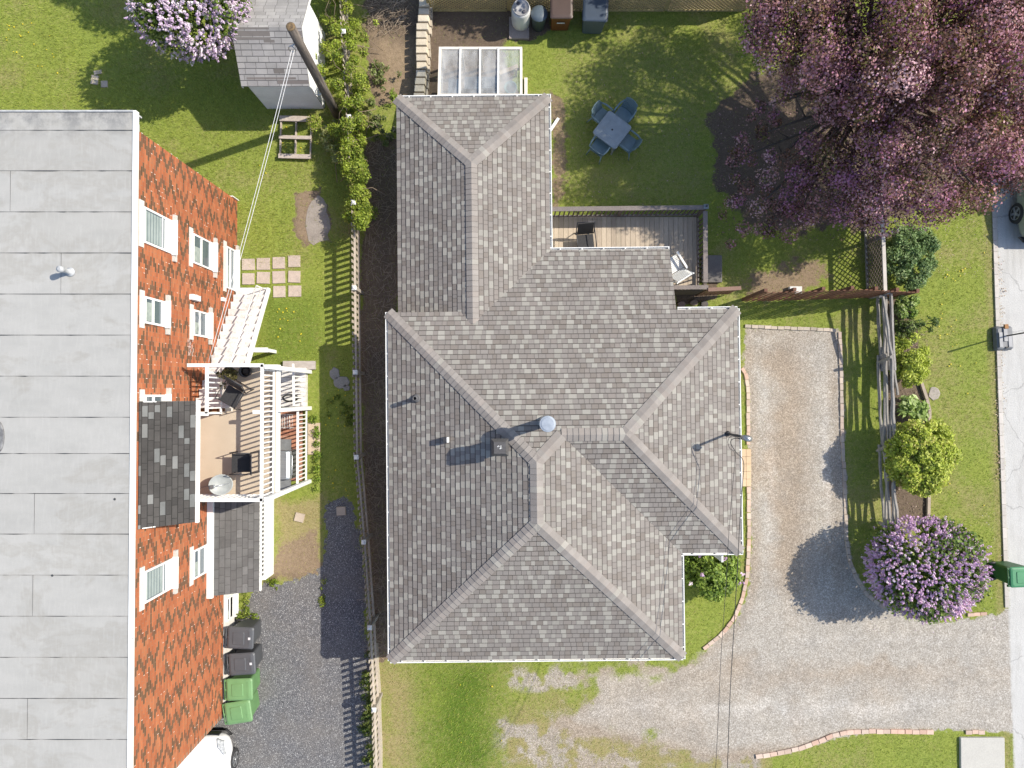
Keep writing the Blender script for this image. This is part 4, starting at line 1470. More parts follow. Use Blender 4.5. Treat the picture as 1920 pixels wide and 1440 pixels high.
def blossoms(parent, pts, length, per, size, palette, seed=1, origin=(0, 0, 0), name='blossom', width=.55):
    """flower panicles: pts [(position, outward direction)]"""
    g = np.random.default_rng(seed)
    n = len(pts) * per
    P0 = np.repeat(np.array([tuple(p) for p, _ in pts]), per, 0)
    D0 = np.repeat(np.array([tuple(d) for _, d in pts]), per, 0)
    L = np.repeat(g.uniform(.7, 1.3, len(pts)) * length, per)
    t = g.uniform(0, 1, n)
    side = g.normal(size=(n, 3)); side -= D0 * (side * D0).sum(1)[:, None]; side /= np.linalg.norm(side, axis=1)[:, None]
    p = P0 + D0 * (t * L)[:, None] + side * ((1 - t * .8) * L * width * g.uniform(.5, 1, n))[:, None]
    nr = side + D0 * .5 + g.normal(size=(n, 3)) * .4 + np.array([0, 0, .4]); nr /= np.linalg.norm(nr, axis=1)[:, None]
    a = g.normal(size=(n, 3)); u_ = np.cross(nr, a); u_ /= np.linalg.norm(u_, axis=1)[:, None]; v_ = np.cross(nr, u_)
    s = size * g.uniform(.6, 1.3, n)[:, None]
    V_ = np.stack([p - u_ * s, p - v_ * s, p + u_ * s, p + v_ * s], 1).reshape(-1, 3) - np.array(origin)
    cols = np.array([c for c, _ in palette]); pw = np.array([w_ for _, w_ in palette], float)
    ci = np.repeat(g.choice(len(palette), len(pts), p=pw / pw.sum()), per)
    cc = cols[ci] * g.uniform(.75, 1.25, (n, 1))
    return np_mesh(name, V_, np.arange(4 * n).reshape(-1, 4), PETAL, np.repeat(cc, 4, 0), parent)


def shell_pts(cx, cy, cz, rx, ry, rz, n, seed=1, low=-.2, rough=.10, keep=None):
    g = random.Random(seed)
    out = []
    while len(out) < n:
        a = g.uniform(0, 2 * math.pi); z = g.uniform(low, 1); q = math.sqrt(max(0, 1 - z * z))
        s = 1 + g.gauss(0, rough)
        p = Vector((cx + rx * q * math.cos(a) * s, cy + ry * q * math.sin(a) * s, cz + rz * z * s))
        d = Vector((q * math.cos(a), q * math.sin(a), z * 1.1 + .25)).normalized()
        if keep and not keep(p): continue
        out.append((p, d))
    return out


# --- purple flowering tree, top right, running out of the frame
def purple_tree():
    base = Vector((10.1, 8.7, 0))
    t = thing('flowering_tree', 'large tree with dusty pink and purple blossom over the back garden', 'tree', base)
    cl = dome(10.3, 8.85, 4.1, 4.1, 4.35, 2.5, 190, .32, .66, 3, .42, -.25)
    g = random.Random(5)
    def gap(c):
        px_, py_ = to_px(c[0], c[1], c[2])
        return (px_ < 1545 and 150 < py_ < 300 and c[2] < 6) or (px_ < 1400) or (px_ < 1470 and py_ > 300) or py_ > 435 or (px_ > 1870 and py_ > 335) or (c[1] < 6.6 and c[2] > 3.3 and c[0] < 9.3) or (c[1] < 7.6 and c[2] > 4.2 and c[0] < 8.3)
    cl = [c for c in cl if not gap(c)]
    # loose lower boughs on the west side and the bright bough near the deck
    for (px_, py_, h, r) in ((1420, 75, 4.2, .5), (1450, 110, 4.0, .55), (1440, 40, 4.4, .6), (1540, 95, 4.6, .55), (1520, 270, 2.9, .45), (1560, 295, 3.3, .62), (1600, 325, 3.4, .62), (1580, 270, 3.5, .5), (1625, 300, 3.7, .6), (1545, 330, 2.9, .5),
                             (1500, 330, 2.4, .45), (1480, 370, 2.2, .42), (1440, 330, 1.9, .36), (1420, 390, 1.7, .34), (1540, 385, 2.7, .5), (1580, 395, 2.8, .5), (1460, 400, 1.9, .36), (1500, 400, 2.2, .4), (1400, 350, 1.6, .3), (1375, 300, 1.3, .26), (1390, 260, 1.4, .24), (1370, 380, 1.2, .24), (1395, 430, 1.4, .26), (1440, 430, 1.6, .3), (1480, 440, 1.8, .3), (1425, 200, 2.0, .24), (1450, 220, 2.2, .26), (1470, 180, 2.6, .28), (1620, 380, 3.0, .5), (1650, 350, 3.4, .6), (1690, 340, 3.8, .6),
                             (1480, 300, 2.3, .36), (1650, 250, 4.4, .7), (1700, 270, 4.6, .7), (1720, 390, 3.4, .6), (1660, 420, 3.0, .45), (1770, 395, 3.0, .45), (1800, 370, 3.4, .5),
                             (1850, 330, 3.6, .55), (1840, 372, 2.8, .4), (1900, 315, 3.6, .5), (1930, 310, 3.6, .5), (1870, 345, 3.2, .35), (1430, 250, 2.0, .26), (1405, 300, 1.8, .26), (1670, 30, 5.2, .7), (1640, 60, 5.0, .6), (1700, 15, 5.6, .7), (1740, 20, 5.4, .7), (1600, 20, 4.8, .6),
                             (1895, 40, 4.6, .7), (1930, 90, 4.4, .7), (1900, 150, 4.6, .7), (1930, 200, 4.2, .7), (1890, 230, 4.4, .6), (1960, 30, 4.4, .8), (1960, 150, 4.0, .8), (1960, 260, 3.8, .6), (1880, 95, 4.8, .6), (1850, 20, 5.2, .7), (1600, 150, 4.6, .45), (1640, 175, 4.8, .5), (1625, 205, 4.4, .45), (1570, 215, 3.6, .4),
                             (1790, 110, 5.0, .5), (1830, 125, 4.8, .5), (1770, 140, 5.0, .5), (1850, 100, 4.6, .5), (1480, 20, 4.4, .5), (1520, 40, 4.6, .5), (1555, 15, 4.6, .5), (1500, 60, 4.2, .45), (1460, 5, 4.2, .45), (1540, 130, 4.0, .4), (1480, 150, 3.6, .36), (1530, 180, 3.4, .34)):
        p = U(px_, py_, h); cl.append((p.x, p.y, p.z, r))
        cl.append((p.x + g.uniform(-.4, .4), p.y + g.uniform(-.4, .4), p.z - .35, r * .7))
    pal = [((.47, .245, .285), 3.5), ((.215, .118, .09), 4.6), ((.085, .040, .040), 3.0), ((.41, .18, .31), 2.2), ((.64, .42, .46), 1.3), ((.165, .142, .045), 1.8)]
    for k in range(34):
        c = U(g.uniform(1555, 1730), g.uniform(110, 285), g.uniform(3.9, 5.0))
        if c.y > 6.9 or c.x > 9.2: cl.append((c.x, c.y, c.z, g.uniform(.32, .52)))
    for k in range(16):
        c = U(g.uniform(1740, 1900), g.uniform(60, 300), g.uniform(4.0, 5.2)); cl.append((c.x, c.y, c.z, g.uniform(.35, .55)))
    for k in range(90):
        a = g.uniform(0, 6.28); q = math.sqrt(g.random()) * .82
        x, y = 10.6 + 3.9 * q * math.cos(a), 8.9 + 4.0 * q * math.sin(a)
        c = (x, y, 3.6 + 2.5 * math.sqrt(1 - q * q) + g.uniform(-.75, .25), g.uniform(.32, .62))
        if not gap(c): cl.append(c)
    crown('crown', t, cl, 190000, .033, pal, LEAF, .3, 7, .5, .30, .8, base, 1.15)
    trunk(t, base, base + Vector((.1, .1, 2.3)), .2, [c for i, c in enumerate(cl) if i % 4 == 0], 3, origin=base)
purple_tree()

# trees beyond the top edge whose shade falls on the bins
for i, (x, y, h, r, lab) in enumerate(((3.1, 14.4, 4.0, 1.6, 'green tree outside the top of the frame, shading the white drum'),
                                       (6.9, 14.4, 4.0, 1.8, 'green tree outside the top of the frame, shading the brown bin'),
                                       (-0.6, 14.5, 3.6, 1.4, 'green tree outside the top of the frame, shading the stone wall'),
                                       (-8.0, 14.7, 3.8, 1.9, 'green tree outside the top of the frame, behind the lilac'))):
    b = Vector((x, y, 0))
    t = thing('shade_tree', lab, 'tree', b, 0, 'trees beyond the back boundary')
    cl = dome(x, y, h, r, r, r * .9, 40, .35, .7, 20 + i)
    crown('crown', t, cl, 9000, .07, [((.07, .12, .02), 3), ((.11, .17, .03), 2), ((.04, .07, .012), 2)], LEAF, .5, 30 + i, .4, 0, .6, b)
    trunk(t, b, b + Vector((0, 0, h * .7)), .13, cl[::6], 4 + i, origin=b)


LIL = [((.66, .45, .68), 4), ((.75, .58, .76), 3), ((.55, .35, .59), 3), ((.84, .72, .84), 1)]
LIL_PALE = [((.68, .55, .72), 4), ((.76, .65, .78), 4), ((.58, .44, .64), 3), ((.82, .75, .83), 2)]
GRN = [((.10, .165, .030), 4), ((.15, .22, .04), 3), ((.06, .105, .02), 3), ((.22, .28, .07), 1)]


def lilac(name, label, c, rx, ry, rz, nl, nb, pal, seed, keep=None, blen=.17, per=34, greens=GRN, bsz=.021):
    base = Vector((c[0], c[1], 0))
    t = thing(name, label, 'lilac bush', base)
    cl = dome(*c, rx * .88, ry * .88, rz * .88, 46, .22 * rx, .36 * rx, seed, .5, -.55)
    crown('crown', t, cl, nl, .052, greens, LEAF, .5, seed, .4, 0, .68, base)
    blossoms(t, shell_pts(*c, rx * 1.0, ry * 1.0, rz * 1.02, nb, seed + 1, -.35, .055, keep), blen, per, bsz, pal, seed + 2, base)
    trunk(t, base, base + Vector((0, 0, c[2] * .6)), .06, cl[::5], seed, 'stem', .4, base)
    return t


lilac('lilac_bush', 'round clipped lilac in full purple bloom beside the gravel drive entrance', (11.95, -4.98, 1.35), 1.52, 1.34, 1.15, 15000, 2100, LIL, 41, blen=.085, per=22, bsz=.019)
c = U(350, 28, 2.6)
lilac('lilac_bush', 'pale mauve lilac in bloom beside the white shed', (c.x, c.y + .25, 2.45), 1.50, 1.22, 1.15, 9500, 1500, LIL_PALE, 51, blen=.11, per=26, bsz=.019, greens=[((.13, .19, .03), 3), ((.08, .13, .02), 3), ((.045, .08, .015), 2)],
      keep=lambda p: p.x > c.x - .35 or random.random() < .3)
c = U(1336, 1080, .75)
lilac('lilac_bush', 'small green lilac with few mauve flowers in the corner of the grey hipped roof', (c.x, c.y + .08, .62), .82, .72, .62, 8000, 12, LIL, 61,
      greens=[((.19, .28, .045), 4), ((.27, .36, .07), 3), ((.10, .16, .03), 2)], per=40, blen=.13)

YG = [((.38, .45, .06), 4), ((.47, .52, .10), 3), ((.25, .32, .04), 2), ((.48, .44, .13), 1)]


def shrub(name, label, cat, px_, py_, h, rx, ry, rz, n, size, pal, seed, nc=34, rmin=.25, rmax=.42, up=.6, low=-.5, asp=.62, sub=.45):
    c = U(px_, py_, h)
    b = Vector((c.x, c.y, 0))
    t = thing(name, label, cat, b)
    r = min(rx, ry)
    cl = dome(c.x, c.y, h, rx * .85, ry * .85, rz * .85, nc, rmin * r, rmax * r, seed, .5, low)
    crown('foliage', t, cl, n, size, pal, LEAF, up, seed, sub, .12, asp, b)
    trunk(t, b, b + Vector((0, 0, h * .7)), .035, cl[::5], seed, 'stem', .3, b)
    return t


shrub('garden_bush', 'rounded yellow green bush with dense small leaves, largest in the bed by the rail fence', 'bush', 1729, 855, 1.1, 1.02, 1.22, .8, 30000, .040, YG, 71, 110, .16, .28, .8)
shrub('broadleaf_plant', 'pale green plant with broad leaves at the top edge of the yellow green bush', 'plant', 1708, 768, .35, .40, .38, .3, 520, .10, [((.34, .45, .15), 3), ((.24, .34, .09), 3), ((.44, .52, .25), 1)], 72, 14, .4, .6, .9, -.1, .42)
shrub('garden_bush', 'soft blue green bush beside the weathered lattice fence', 'bush', 1708, 482, .55, .86, 1.06, .42, 15000, .036, [((.19, .29, .11), 4), ((.26, .36, .155), 3), ((.11, .18, .065), 4), ((.34, .42, .21), 1)], 73, 64, .14, .32, .4, -.7)
shrub('garden_bush', 'small light green leafy bush at the end of the picket fence', 'bush', 1698, 573, .4, .42, .36, .34, 3000, .045, [((.25, .34, .09), 3), ((.15, .23, .04), 3), ((.38, .44, .20), 1)], 74, 18, .3, .5)
shrub('garden_bush', 'loose yellow green bush between rail fence and lawn, above the bare soil', 'bush', 1706, 672, .45, .54, .92, .42, 8000, .036, YG[:3], 75, 30, .28, .45)
shrub('sparse_shrub', 'thin dark twiggy shrub with few leaves in the bed by the rail fence', 'bush', 1704, 618, .3, .48, .46, .3, 1900, .035, [((.12, .18, .04), 3), ((.09, .10, .05), 2), ((.20, .25, .08), 2)], 76, 16, .35, .5)
shrub('young_tree', 'small dark green sapling on the lawn edge between bed and road', 'sapling', 1738, 607, .4, .40, .22, .3, 420, .032, [((.07, .12, .03), 3), ((.12, .17, .05), 2)], 77, 12, .35, .5)


# --- climbing vine along the left boundary fence
def vine():
    path = [(628, -40, 1.3), (632, 30, 1.3), (640, 100, 1.3), (648, 170, 1.25), (655, 235, 1.2), (660, 290, 1.2), (668, 330, 1.15), (672, 380, 1.1), (676, 420, 1.05)]
    b = U(655, 200, 0)
    t = thing('climbing_vine', 'bright yellow green vine smothering the picket fence beside the shed', 'vine', b)
    cl = []
    g = random.Random(9)
    for (px_, py_, h), (qx, qy, h2) in zip(path[:-1], path[1:]):
        for k in range(17):
            s = g.random()
            wdt = 46 if py_ < 200 else (28 if py_ < 280 else 16)
            p = U(px_ + (qx - px_) * s + g.gauss(0, wdt * .55), py_ + (qy - py_) * s, h + g.uniform(-.7, .12))
            cl.append((p.x, p.y, p.z, g.uniform(.10, .27)))
    crown('foliage', t, cl, 44000, .029, [((.25, .32, .035), 4), ((.34, .40, .06), 3), ((.14, .20, .026), 4), ((.24, .22, .07), 1)], LEAF, .55, 81, .35, .18, .7, b)
    mb = MB()
    for k in range(70):
        c = g.choice(cl)
        s = Vector((c[0], c[1], max(0, c[2] - .5))) + Vector((g.uniform(-.5, .9), g.uniform(-.6, .6), 0))
        e = Vector(c[:3])
        m_ = s.lerp(e, .5) + Vector((g.uniform(-.2, .2), g.uniform(-.2, .2), g.uniform(0, .2)))
        mb.tube([s - b, m_ - b, e - b], [.012, .009, .005], 5)
    mb.build('stem', mat('vine_bark', (.26, .20, .14), (.15, .11, .08), 14, .95), t)
vine()
def weeds(label, cat, name, px_, py_, n, rx, ry, h, pal, seed, size=.035, nc=14):
    b = U(px_, py_, 0)
    t = thing(name, label, cat, b)
    g = random.Random(seed)
    cl = [(b.x + g.gauss(0, rx), b.y + g.gauss(0, ry), g.uniform(.03, h), g.uniform(.06, .16)) for _ in range(nc)]
    crown('foliage', t, cl, n, size, pal, LEAF, .7, seed, .3, .1, .6, b)
    mb = MB()
    for c in cl: mb.tube([(c[0] - b.x, c[1] - b.y, -.02), (c[0] - b.x + .03, c[1] - b.y + .02, c[2])], [.008, .004], 5)
    mb.build('stem', MATS['vine_bark'], t)
WG = [((.17, .22, .06), 3), ((.24, .27, .10), 2), ((.10, .14, .035), 2), ((.28, .26, .17), 2)]
weeds('loose grey green weeds on the dirt above the upper left roof corner', 'weeds', 'wild_plant', 716, 140, 700, .22, .35, .3, WG, 90)
weeds('grey green weeds at the left of the upper left roof corner', 'weeds', 'wild_plant', 715, 235, 1600, .25, .42, .4, WG, 91)
weeds('pale leafy weed standing left of the vine near the wooden frame', 'weeds', 'wild_plant', 628, 262, 520, .18, .3, .7, [((.36, .38, .16), 3), ((.24, .28, .07), 2)], 92, .05, 10)
weeds('green weeds at the foot of the brick wall above the dark grey bins', 'weeds', 'wild_plant', 459, 1140, 700, .14, .28, .12, [((.18, .25, .03), 3), ((.26, .30, .06), 2), ((.10, .15, .02), 2)], 93, .03)
weeds('small weed tuft on the edge of the gravel below the lean-to', 'weeds', 'wild_plant', 513, 1090, 220, .09, .1, .1, [((.20, .27, .03), 3), ((.12, .17, .02), 2)], 94, .03, 7)
weeds('yellow green weed at the edge of the shadow on the side driveway', 'weeds', 'wild_plant', 606, 1118, 200, .04, .2, .1, [((.24, .30, .03), 3), ((.14, .19, .02), 2)], 95, .028, 7)
weeds('green growth hugging the slab beside the low porch railing', 'weeds', 'wild_plant', 594, 850, 1100, .06, .6, .14, [((.17, .26, .03), 3), ((.26, .33, .05), 2), ((.09, .14, .02), 2)], 96, .03, 22)
weeds('dark green growth at the foot of the picket fence, bottom left of the lawn', 'weeds', 'wild_plant', 688, 1340, 1800, .06, 1.1, .22, [((.06, .10, .02), 3), ((.12, .16, .03), 2), ((.20, .24, .06), 1)], 97, .03, 44)
weeds('green sprig at the upper left corner of the roof gutter', 'weeds', 'wild_plant', 741, 183, 160, .05, .1, .5, [((.16, .24, .03), 3), ((.24, .32, .05), 2)], 98, .035, 6)
weeds('low green weeds beside the flat stone in the left fence shade', 'weeds', 'wild_plant', 650, 765, 500, .25, .35, .05, [((.10, .15, .02), 3), ((.16, .20, .03), 2)], 99, .028, 14)
# ------------------------------------------------------------------ shed
def build_shed():
    x0, x1 = U(501, 203, 0).x, U(608, 202, 0).x
    yS = U(550, 203, 0).y
    yR = 10.12; yN_ = yR + (yR - yS)
    ze, zr = 1.93, 2.62
    b = Vector(((x0 + x1) / 2, yR, 0))
    t = thing('garden_shed', 'white clapboard shed with a patched grey shingle roof under the lilac', 'shed', b)
    w = MBB(b)
    # clapboards as real lapped boards
    n = 16
    for i in range(n):
        za, zb = ze * i / n, ze * (i + 1) / n
        for (ax, ay, bx_, by_, nx_, ny_) in ((x0, yS, x1, yS, 0, -1), (x1, yS, x1, yN_, 1, 0), (x1, yN_, x0, yN_, 0, 1), (x0, yN_, x0, yS, -1, 0)):
            o1, o2 = .022, .004
            c = jit((.76, .77, .78), .03)
            w.poly([(ax + nx_ * o1, ay + ny_ * o1, za), (bx_ + nx_ * o1, by_ + ny_ * o1, za), (bx_ + nx_ * o2, by_ + ny_ * o2, zb), (ax + nx_ * o2, ay + ny_ * o2, zb)], c)
            w.poly([(ax + nx_ * .002, ay + ny_ * .002, za), (bx_ + nx_ * .002, by_ + ny_ * .002, za), (bx_ + nx_ * o1, by_ + ny_ * o1, za), (ax + nx_ * o1, ay + ny_ * o1, za)], c)
    for x, s in ((x0 - .004, -1), (x1 + .004, 1)):
        tri = [(x, yS, ze), (x, yN_, ze), (x, yR, zr - .03)]
        w.poly(tri if s > 0 else tri[::-1], (.78, .78, .78))
    w.build('wall', mat_attr('clapboard', .6, 30, .12, .1, .4, 2, .12), t)
    rr, dd = MBB(b), MBB(b)
    p_ = (zr - ze + .08) / (yR - yS + .13)
    e = ze - .06
    GS = [(.30, .29, .285), (.33, .32, .31), (.28, .272, .265), (.31, .30, .295)]
    GD = [(.19, .17, .16), (.17, .155, .145)]
    for sgn in (-1, 1):
        ye = yR + sgn * (yR - yS + .13)
        shingle_plane(rr, dd, (x0 - .09, ye), (1, 0), (0, -sgn), e, [[(x0 - .09, ye), (x1 + .07, ye), (x1 + .07, yR), (x0 - .09, yR)]], p_, course=.135, tw=(.28, .34),
                      cols=(GS, GS, GS), plight=.0, band=False, seed=12 + sgn, joint=(.13, .125, .122))
    k = 0
    for y in np.arange(yS + .25, yR - .05, .135):
        pass
    rf_ = rr.build('roof', mat_attr('shed_shingle', .95, 160, .3, .25, .15, 2, .25), t)
    dd.build('roof_deck', MATS['roof_felt'], rf_)
    # dark bare patches where tabs are missing, and the ridge strip
    BF = mat_attr('bare_felt', .95, 120)
    def patch(xa, xb, ra, rb):
        pa = MBB(b)
        ye = yR - (yR - yS + .13)
        pts = [(xa, ye + ra, e + p_ * ra + .012), (xb, ye + ra, e + p_ * ra + .012), (xb, ye + rb, e + p_ * rb + .01), (xa, ye + rb, e + p_ * rb + .01)]
        pa.poly(pts, jit(random.choice(GD), .1)); pa.build('bare_patch', BF, rf_)
    rr_ = yR - yS + .13
    patch(x0 - .05, x0 + .95, rr_ - .27, rr_ - .005)
    patch(x0 + .75, x0 + 1.05, rr_ - .36, rr_ - .27)
    patch(x1 - .16, x1 + .06, rr_ - .27, rr_ - .02)
    patch(x0 + .9, x0 + 1.2, .27, .40); patch(x0 + .1, x0 + 1.5, .14, .20); patch(x0 + .95, x0 + 1.85, .05, .13)
    tr = MBB(b)
    for sgn in (-1, 1):
        ye = yR + sgn * (yR - yS + .13)
        for xx in (x0 - .10, x1 + .045):
            tr.hexa([(xx, min(ye, yR), 0), (xx + .035, min(ye, yR), 0), (xx + .035, max(ye, yR), 0), (xx, max(ye, yR), 0)] * 2)
            base = len(tr.v) - 8
            for i in range(8):
                x, y, z = tr.v[base + i]
                zz = e + p_ * ((yR - yS + .13) - abs(y - yR))
                tr.v[base + i] = (x, y, zz - (.13 if i < 4 else .03))
    tr.build('barge_board', WHITE, t)
build_shed()

# ------------------------------------------------------------------ utility pole with clothesline pulleys
b = U(632, 215, 0)
tp = U(545, 50, 5.5)
t = thing('utility_pole', 'weathered brown wooden pole leaning over the shed', 'pole', b)
mb = MB()
mb.tube([Vector((0, 0, -.2)), (tp - b) * .33, (tp - b) * .66, (tp - b)], [.14, .13, .12, .112], 18)
m = NT('pole_wood'); v = m.pos((1, 1, .05))
g = m.noise(v, 15, 6, .75); k = m.noise(m.pos((1, 1, .3)), 6, 4)
m.base(m.mix(m.ramp(k, [(.35, 0.0), (.7, .5)]), m.ramp(g, [(.34, (.035, .029, .025)), (.5, (.105, .088, .074)), (.66, (.23, .195, .165))]), (.17, .14, .12)))
m.bump(g, .7, .02); m.set(Roughness=.95)
mb.build('shaft', m.m, t)
mb = MB(); e = tp - b
mb.lathe([(.108, e.z + .0), (.10, e.z + .012), (.05, e.z + .012)], e.x, e.y, 14)
mb.build('pole_end', mat('cut_wood', (.24, .16, .075), (.08, .055, .035), 16, .95), t)
pa = U(547, 92, 4.7); pb = U(597, 172, 1.9)
mb = MB(); mb.tube([b + (tp - b) * .86 - b, pa - b + Vector((0, .02, .1))], .015, 6)
ring = [pa - b + Vector((math.cos(a) * .07, math.sin(a) * .03, math.sin(a) * .09)) for a in np.linspace(0, 6.283, 13)]
mb.tube(ring, .014, 6, cap=False); mb.build('pulley', GREYMETAL, t)
mb = MB(); ring = [pb - b + Vector((math.cos(a) * .09, math.sin(a) * .10, .02 * math.cos(a))) for a in np.linspace(0, 6.283, 15)]
mb.tube(ring, .012, 6, cap=False); mb.tube([pb - b + Vector((0, .09, 0)), pb - b + Vector((0, -.09, 0))], .01, 5)
mb.build('cable_hook', GREYMETAL, t)
en = Vector((-7.76, .86, 3.84))
for off, lab in ((0.0, 'left strand of the white clothesline from the pole to the balcony'), (.075, 'right strand of the white clothesline from the pole to the balcony')):
    pts = []
    for i in range(15):
        s = i / 14
        p = (pa + Vector((off * .9, -.02, 0))).lerp(en + Vector((off, 0, .0)), s); p.z -= .10 * 4 * s * (1 - s)
        pts.append(p)
    o = MB().tube(pts, .007, 6).build('clothesline', mat('white_rope', (.7, .7, .7)))
    tag(o, lab, 'clothesline', 'strands of the clothesline')

# ------------------------------------------------------------------ wooden frame lying in the grass
b = U(556, 262, 0)
t = thing('wooden_pallet', 'weathered wooden frame with two by two openings lying on the grass', 'pallet', b, R(-1.5))
OLDW = mat('old_grey_wood', (.46, .40, .345), (.32, .26, .22), 9, .9, fine=50, stretch=(.3, 1, 1))
for yy, wd in ((.60, .17), (.02, .11), (-.57, .14)):
    mb = MB(); mb.box(-.5, yy - wd / 2, .12, .5, yy + wd / 2, .17); mb.build('cross_board', OLDW, t, bevel=.008)
for xx in (-.47, 0.0, .47):
    mb = MB(); mb.box(xx - .018, -.6, .0, xx + .018, .62, .118); mb.build('side_board', OLDW, t, bevel=.006)

# ------------------------------------------------------------------ pavers and flat stones
def paver(px_, py_, w, d, rz, label, col, group=None, h=.035):
    b = U(px_, py_, 0)
    m = MB(); m.taper(0, 0, -.03, h, w / 2, d / 2, w / 2 - .012, d / 2 - .012)
    o = m.build('paving_stone', col)
    o.location = b; o.rotation_euler = (0, 0, R(rz))
    tag(o, label, 'paving stone', group)
PAV = mat('pinkish_paver', (.47, .39, .33), (.36, .30, .26), 6, .9, fine=70)
rows = ['top', 'middle', 'bottom']
cols_ = ['first', 'second', 'third', 'fourth']
for r_, c_, px_, py_ in ((0, 0, 466, 496), (0, 1, 494, 495), (0, 2, 523, 493), (0, 3, 552, 490), (1, 0, 466, 523), (1, 1, 494, 521), (1, 2, 523, 520), (1, 3, 552, 519), (2, 2, 524, 547), (2, 3, 553, 546)):
    paver(px_, py_, .40 + random.uniform(-.02, .02), .38 + random.uniform(-.02, .02), random.uniform(-2, 2),
          'square pinkish paving stone in the grass, %s row, %s from the brick wall' % (rows[r_], cols_[c_]), PAV, 'paving stones beside the white stair')
paver(562, 970, .30, .28, -14, 'small tan square slab on the dry grass', mat('tan_slab', (.46, .38, .30), (.40, .33, .26), 6, .9, fine=60), 'loose tan slabs', .05)
paver(640, 958, .30, .28, 3, 'small tan square slab in the shade on the side driveway', MATS['tan_slab'], 'loose tan slabs', .05)
for i, (px_, py_, w, d, lab) in enumerate(((178, 150, .24, .30, 'leftmost pale stone slab sunk in the back lawn'), (196, 158, .22, .22, 'right pale stone slab sunk in the back lawn'), (184, 136, .26, .14, 'small upper pale stone slab sunk in the back lawn'))):
    paver(px_, py_, w, d, 10 * i - 8, lab, mat('pale_stone', (.52, .44, .36), (.40, .34, .28), 7, .9, fine=60), 'stones in the back lawn', .03)
def flat_stone(px_, py_, rx, ry, label, col, z=.03, name='flat_stone'):
    b = U(px_, py_, 0)
    mb = MB(); n = 14
    ring = [(rx * math.cos(2 * math.pi * i / n) * random.uniform(.82, 1.1), ry * math.sin(2 * math.pi * i / n) * random.uniform(.82, 1.1)) for i in range(n)]
    mb.loft([[(x, y, -.03) for x, y in ring], [(x, y, z * .7) for x, y in ring], [(x * .9, y * .9, z) for x, y in ring]])
    o = mb.build(name, col); o.location = b
    tag(o, label, 'stone')
GST = mat('grey_stone', (.30, .29, .27), (.20, .19, .18), 6, .9, fine=50)
sb_ = MB(); ol = [U(x, y) for x, y in ((584, 378), (597, 366), (606, 372), (613, 384), (612, 398), (618, 410), (620, 428), (614, 440), (617, 450), (600, 453), (588, 460), (579, 453), (576, 438), (573, 424), (574, 408), (577, 392))]
sb_.loft([[(p.x, p.y, -.03) for p in reversed(ol)], [(p.x, p.y, .012) for p in reversed(ol)]], smooth=False)
tag(sb_.build('flat_stone', mat('worn_concrete', (.30, .265, .23), (.20, .175, .15), 3.5, .95, fine=45)), 'large flat grey brown slab in the grass beside the vine shadow', 'stone')
flat_stone(640, 716, .28, .2, 'flat dark stone lying in the fence shadow', GST)
flat_stone(628, 700, .16, .2, 'smaller dark stone in the fence shadow, above left of the flat one', GST)
flat_stone(650, 727, .12, .1, 'smallest dark stone in the fence shadow, against the fence', GST)

# ------------------------------------------------------------------ left picket fence
def picket_fence():
    path = [(633, -60), (640, 60), (650, 220), (659, 380), (660, 540), (662, 698), (664, 857), (678, 1016), (689, 1176), (697, 1330), (702, 1490)]
    HF = 1.08
    pts = [U(x, y, HF) for x, y in path]
    b = Vector((pts[4].x, pts[4].y, 0))
    t = thing('picket_fence', 'long weathered picket fence with white post caps between the lots', 'fence', b)
    bm = mat_attr('fence_wood', .9, 40, .4, .2, .2, 2, .2, (1, 1, .3))
    pb, cb = MB(), MB()
    pb.box(-.05, -.05, -.1, .05, .05, HF + .02)
    cb.box(-.066, -.066, HF + .02, .066, .066, HF + .05); cb.taper(0, 0, HF + .05, HF + .10, .06, .06, .02, .02)
    proto = None
    for p in pts:
        loc = (p.x - b.x + .07, p.y - b.y, 0)
        if proto is None:
            proto = pb.build('post', mat('fence_post', (.40, .36, .31), (.28, .25, .21), 6, .9), t, loc)
            pc = cb.build('post_cap', WHITE, proto)
        else:
            copy_tree(proto, t).location = loc
    for p, q in zip(pts[:-1], pts[1:]):
        w = MB()
        P_, Q_ = Vector((p.x - b.x, p.y - b.y, 0)), Vector((q.x - b.x, q.y - b.y, 0))
        L = (Q_ - P_).length; d = (Q_ - P_) / L; s = Vector((d.y, -d.x, 0))
        if s.x < 0: s = -s
        n = int(L / .172)
        for i in range(n):
            c = P_ + d * (.09 + i * L / n); h = HF + random.uniform(-.015, .015)
            w.beam(c + Vector((0, 0, .06)), c + Vector((random.uniform(-.012, .012), 0, h)), .092, .02, jit((.37, .32, .26), .16), up=s)
        for z in (.28, .82):
            w.beam(P_ + s * .035 + Vector((0, 0, z)), Q_ + s * .035 + Vector((0, 0, z)), .05, .085, jit((.42, .37, .31), .1))
        w.build('picket_panel', bm, t)
picket_fence()
ew = MB()
pth = [U(706, 1205), U(707, 1240), U(711, 1290), U(712, 1340), U(714, 1400), U(714, 1450)]
for p, q in zip(pth[:-1], pth[1:]): ew.beam(p + Vector((0, 0, .015)), q + Vector((0, 0, .015)), .11, .06)
tag(ew.build('lawn_edging', mat('sandy_edging', (.46, .40, .31), (.34, .32, .24), 6, .95, fine=40)), 'narrow sandy strip of edging along the picket fence at the lower lawn', 'edging')

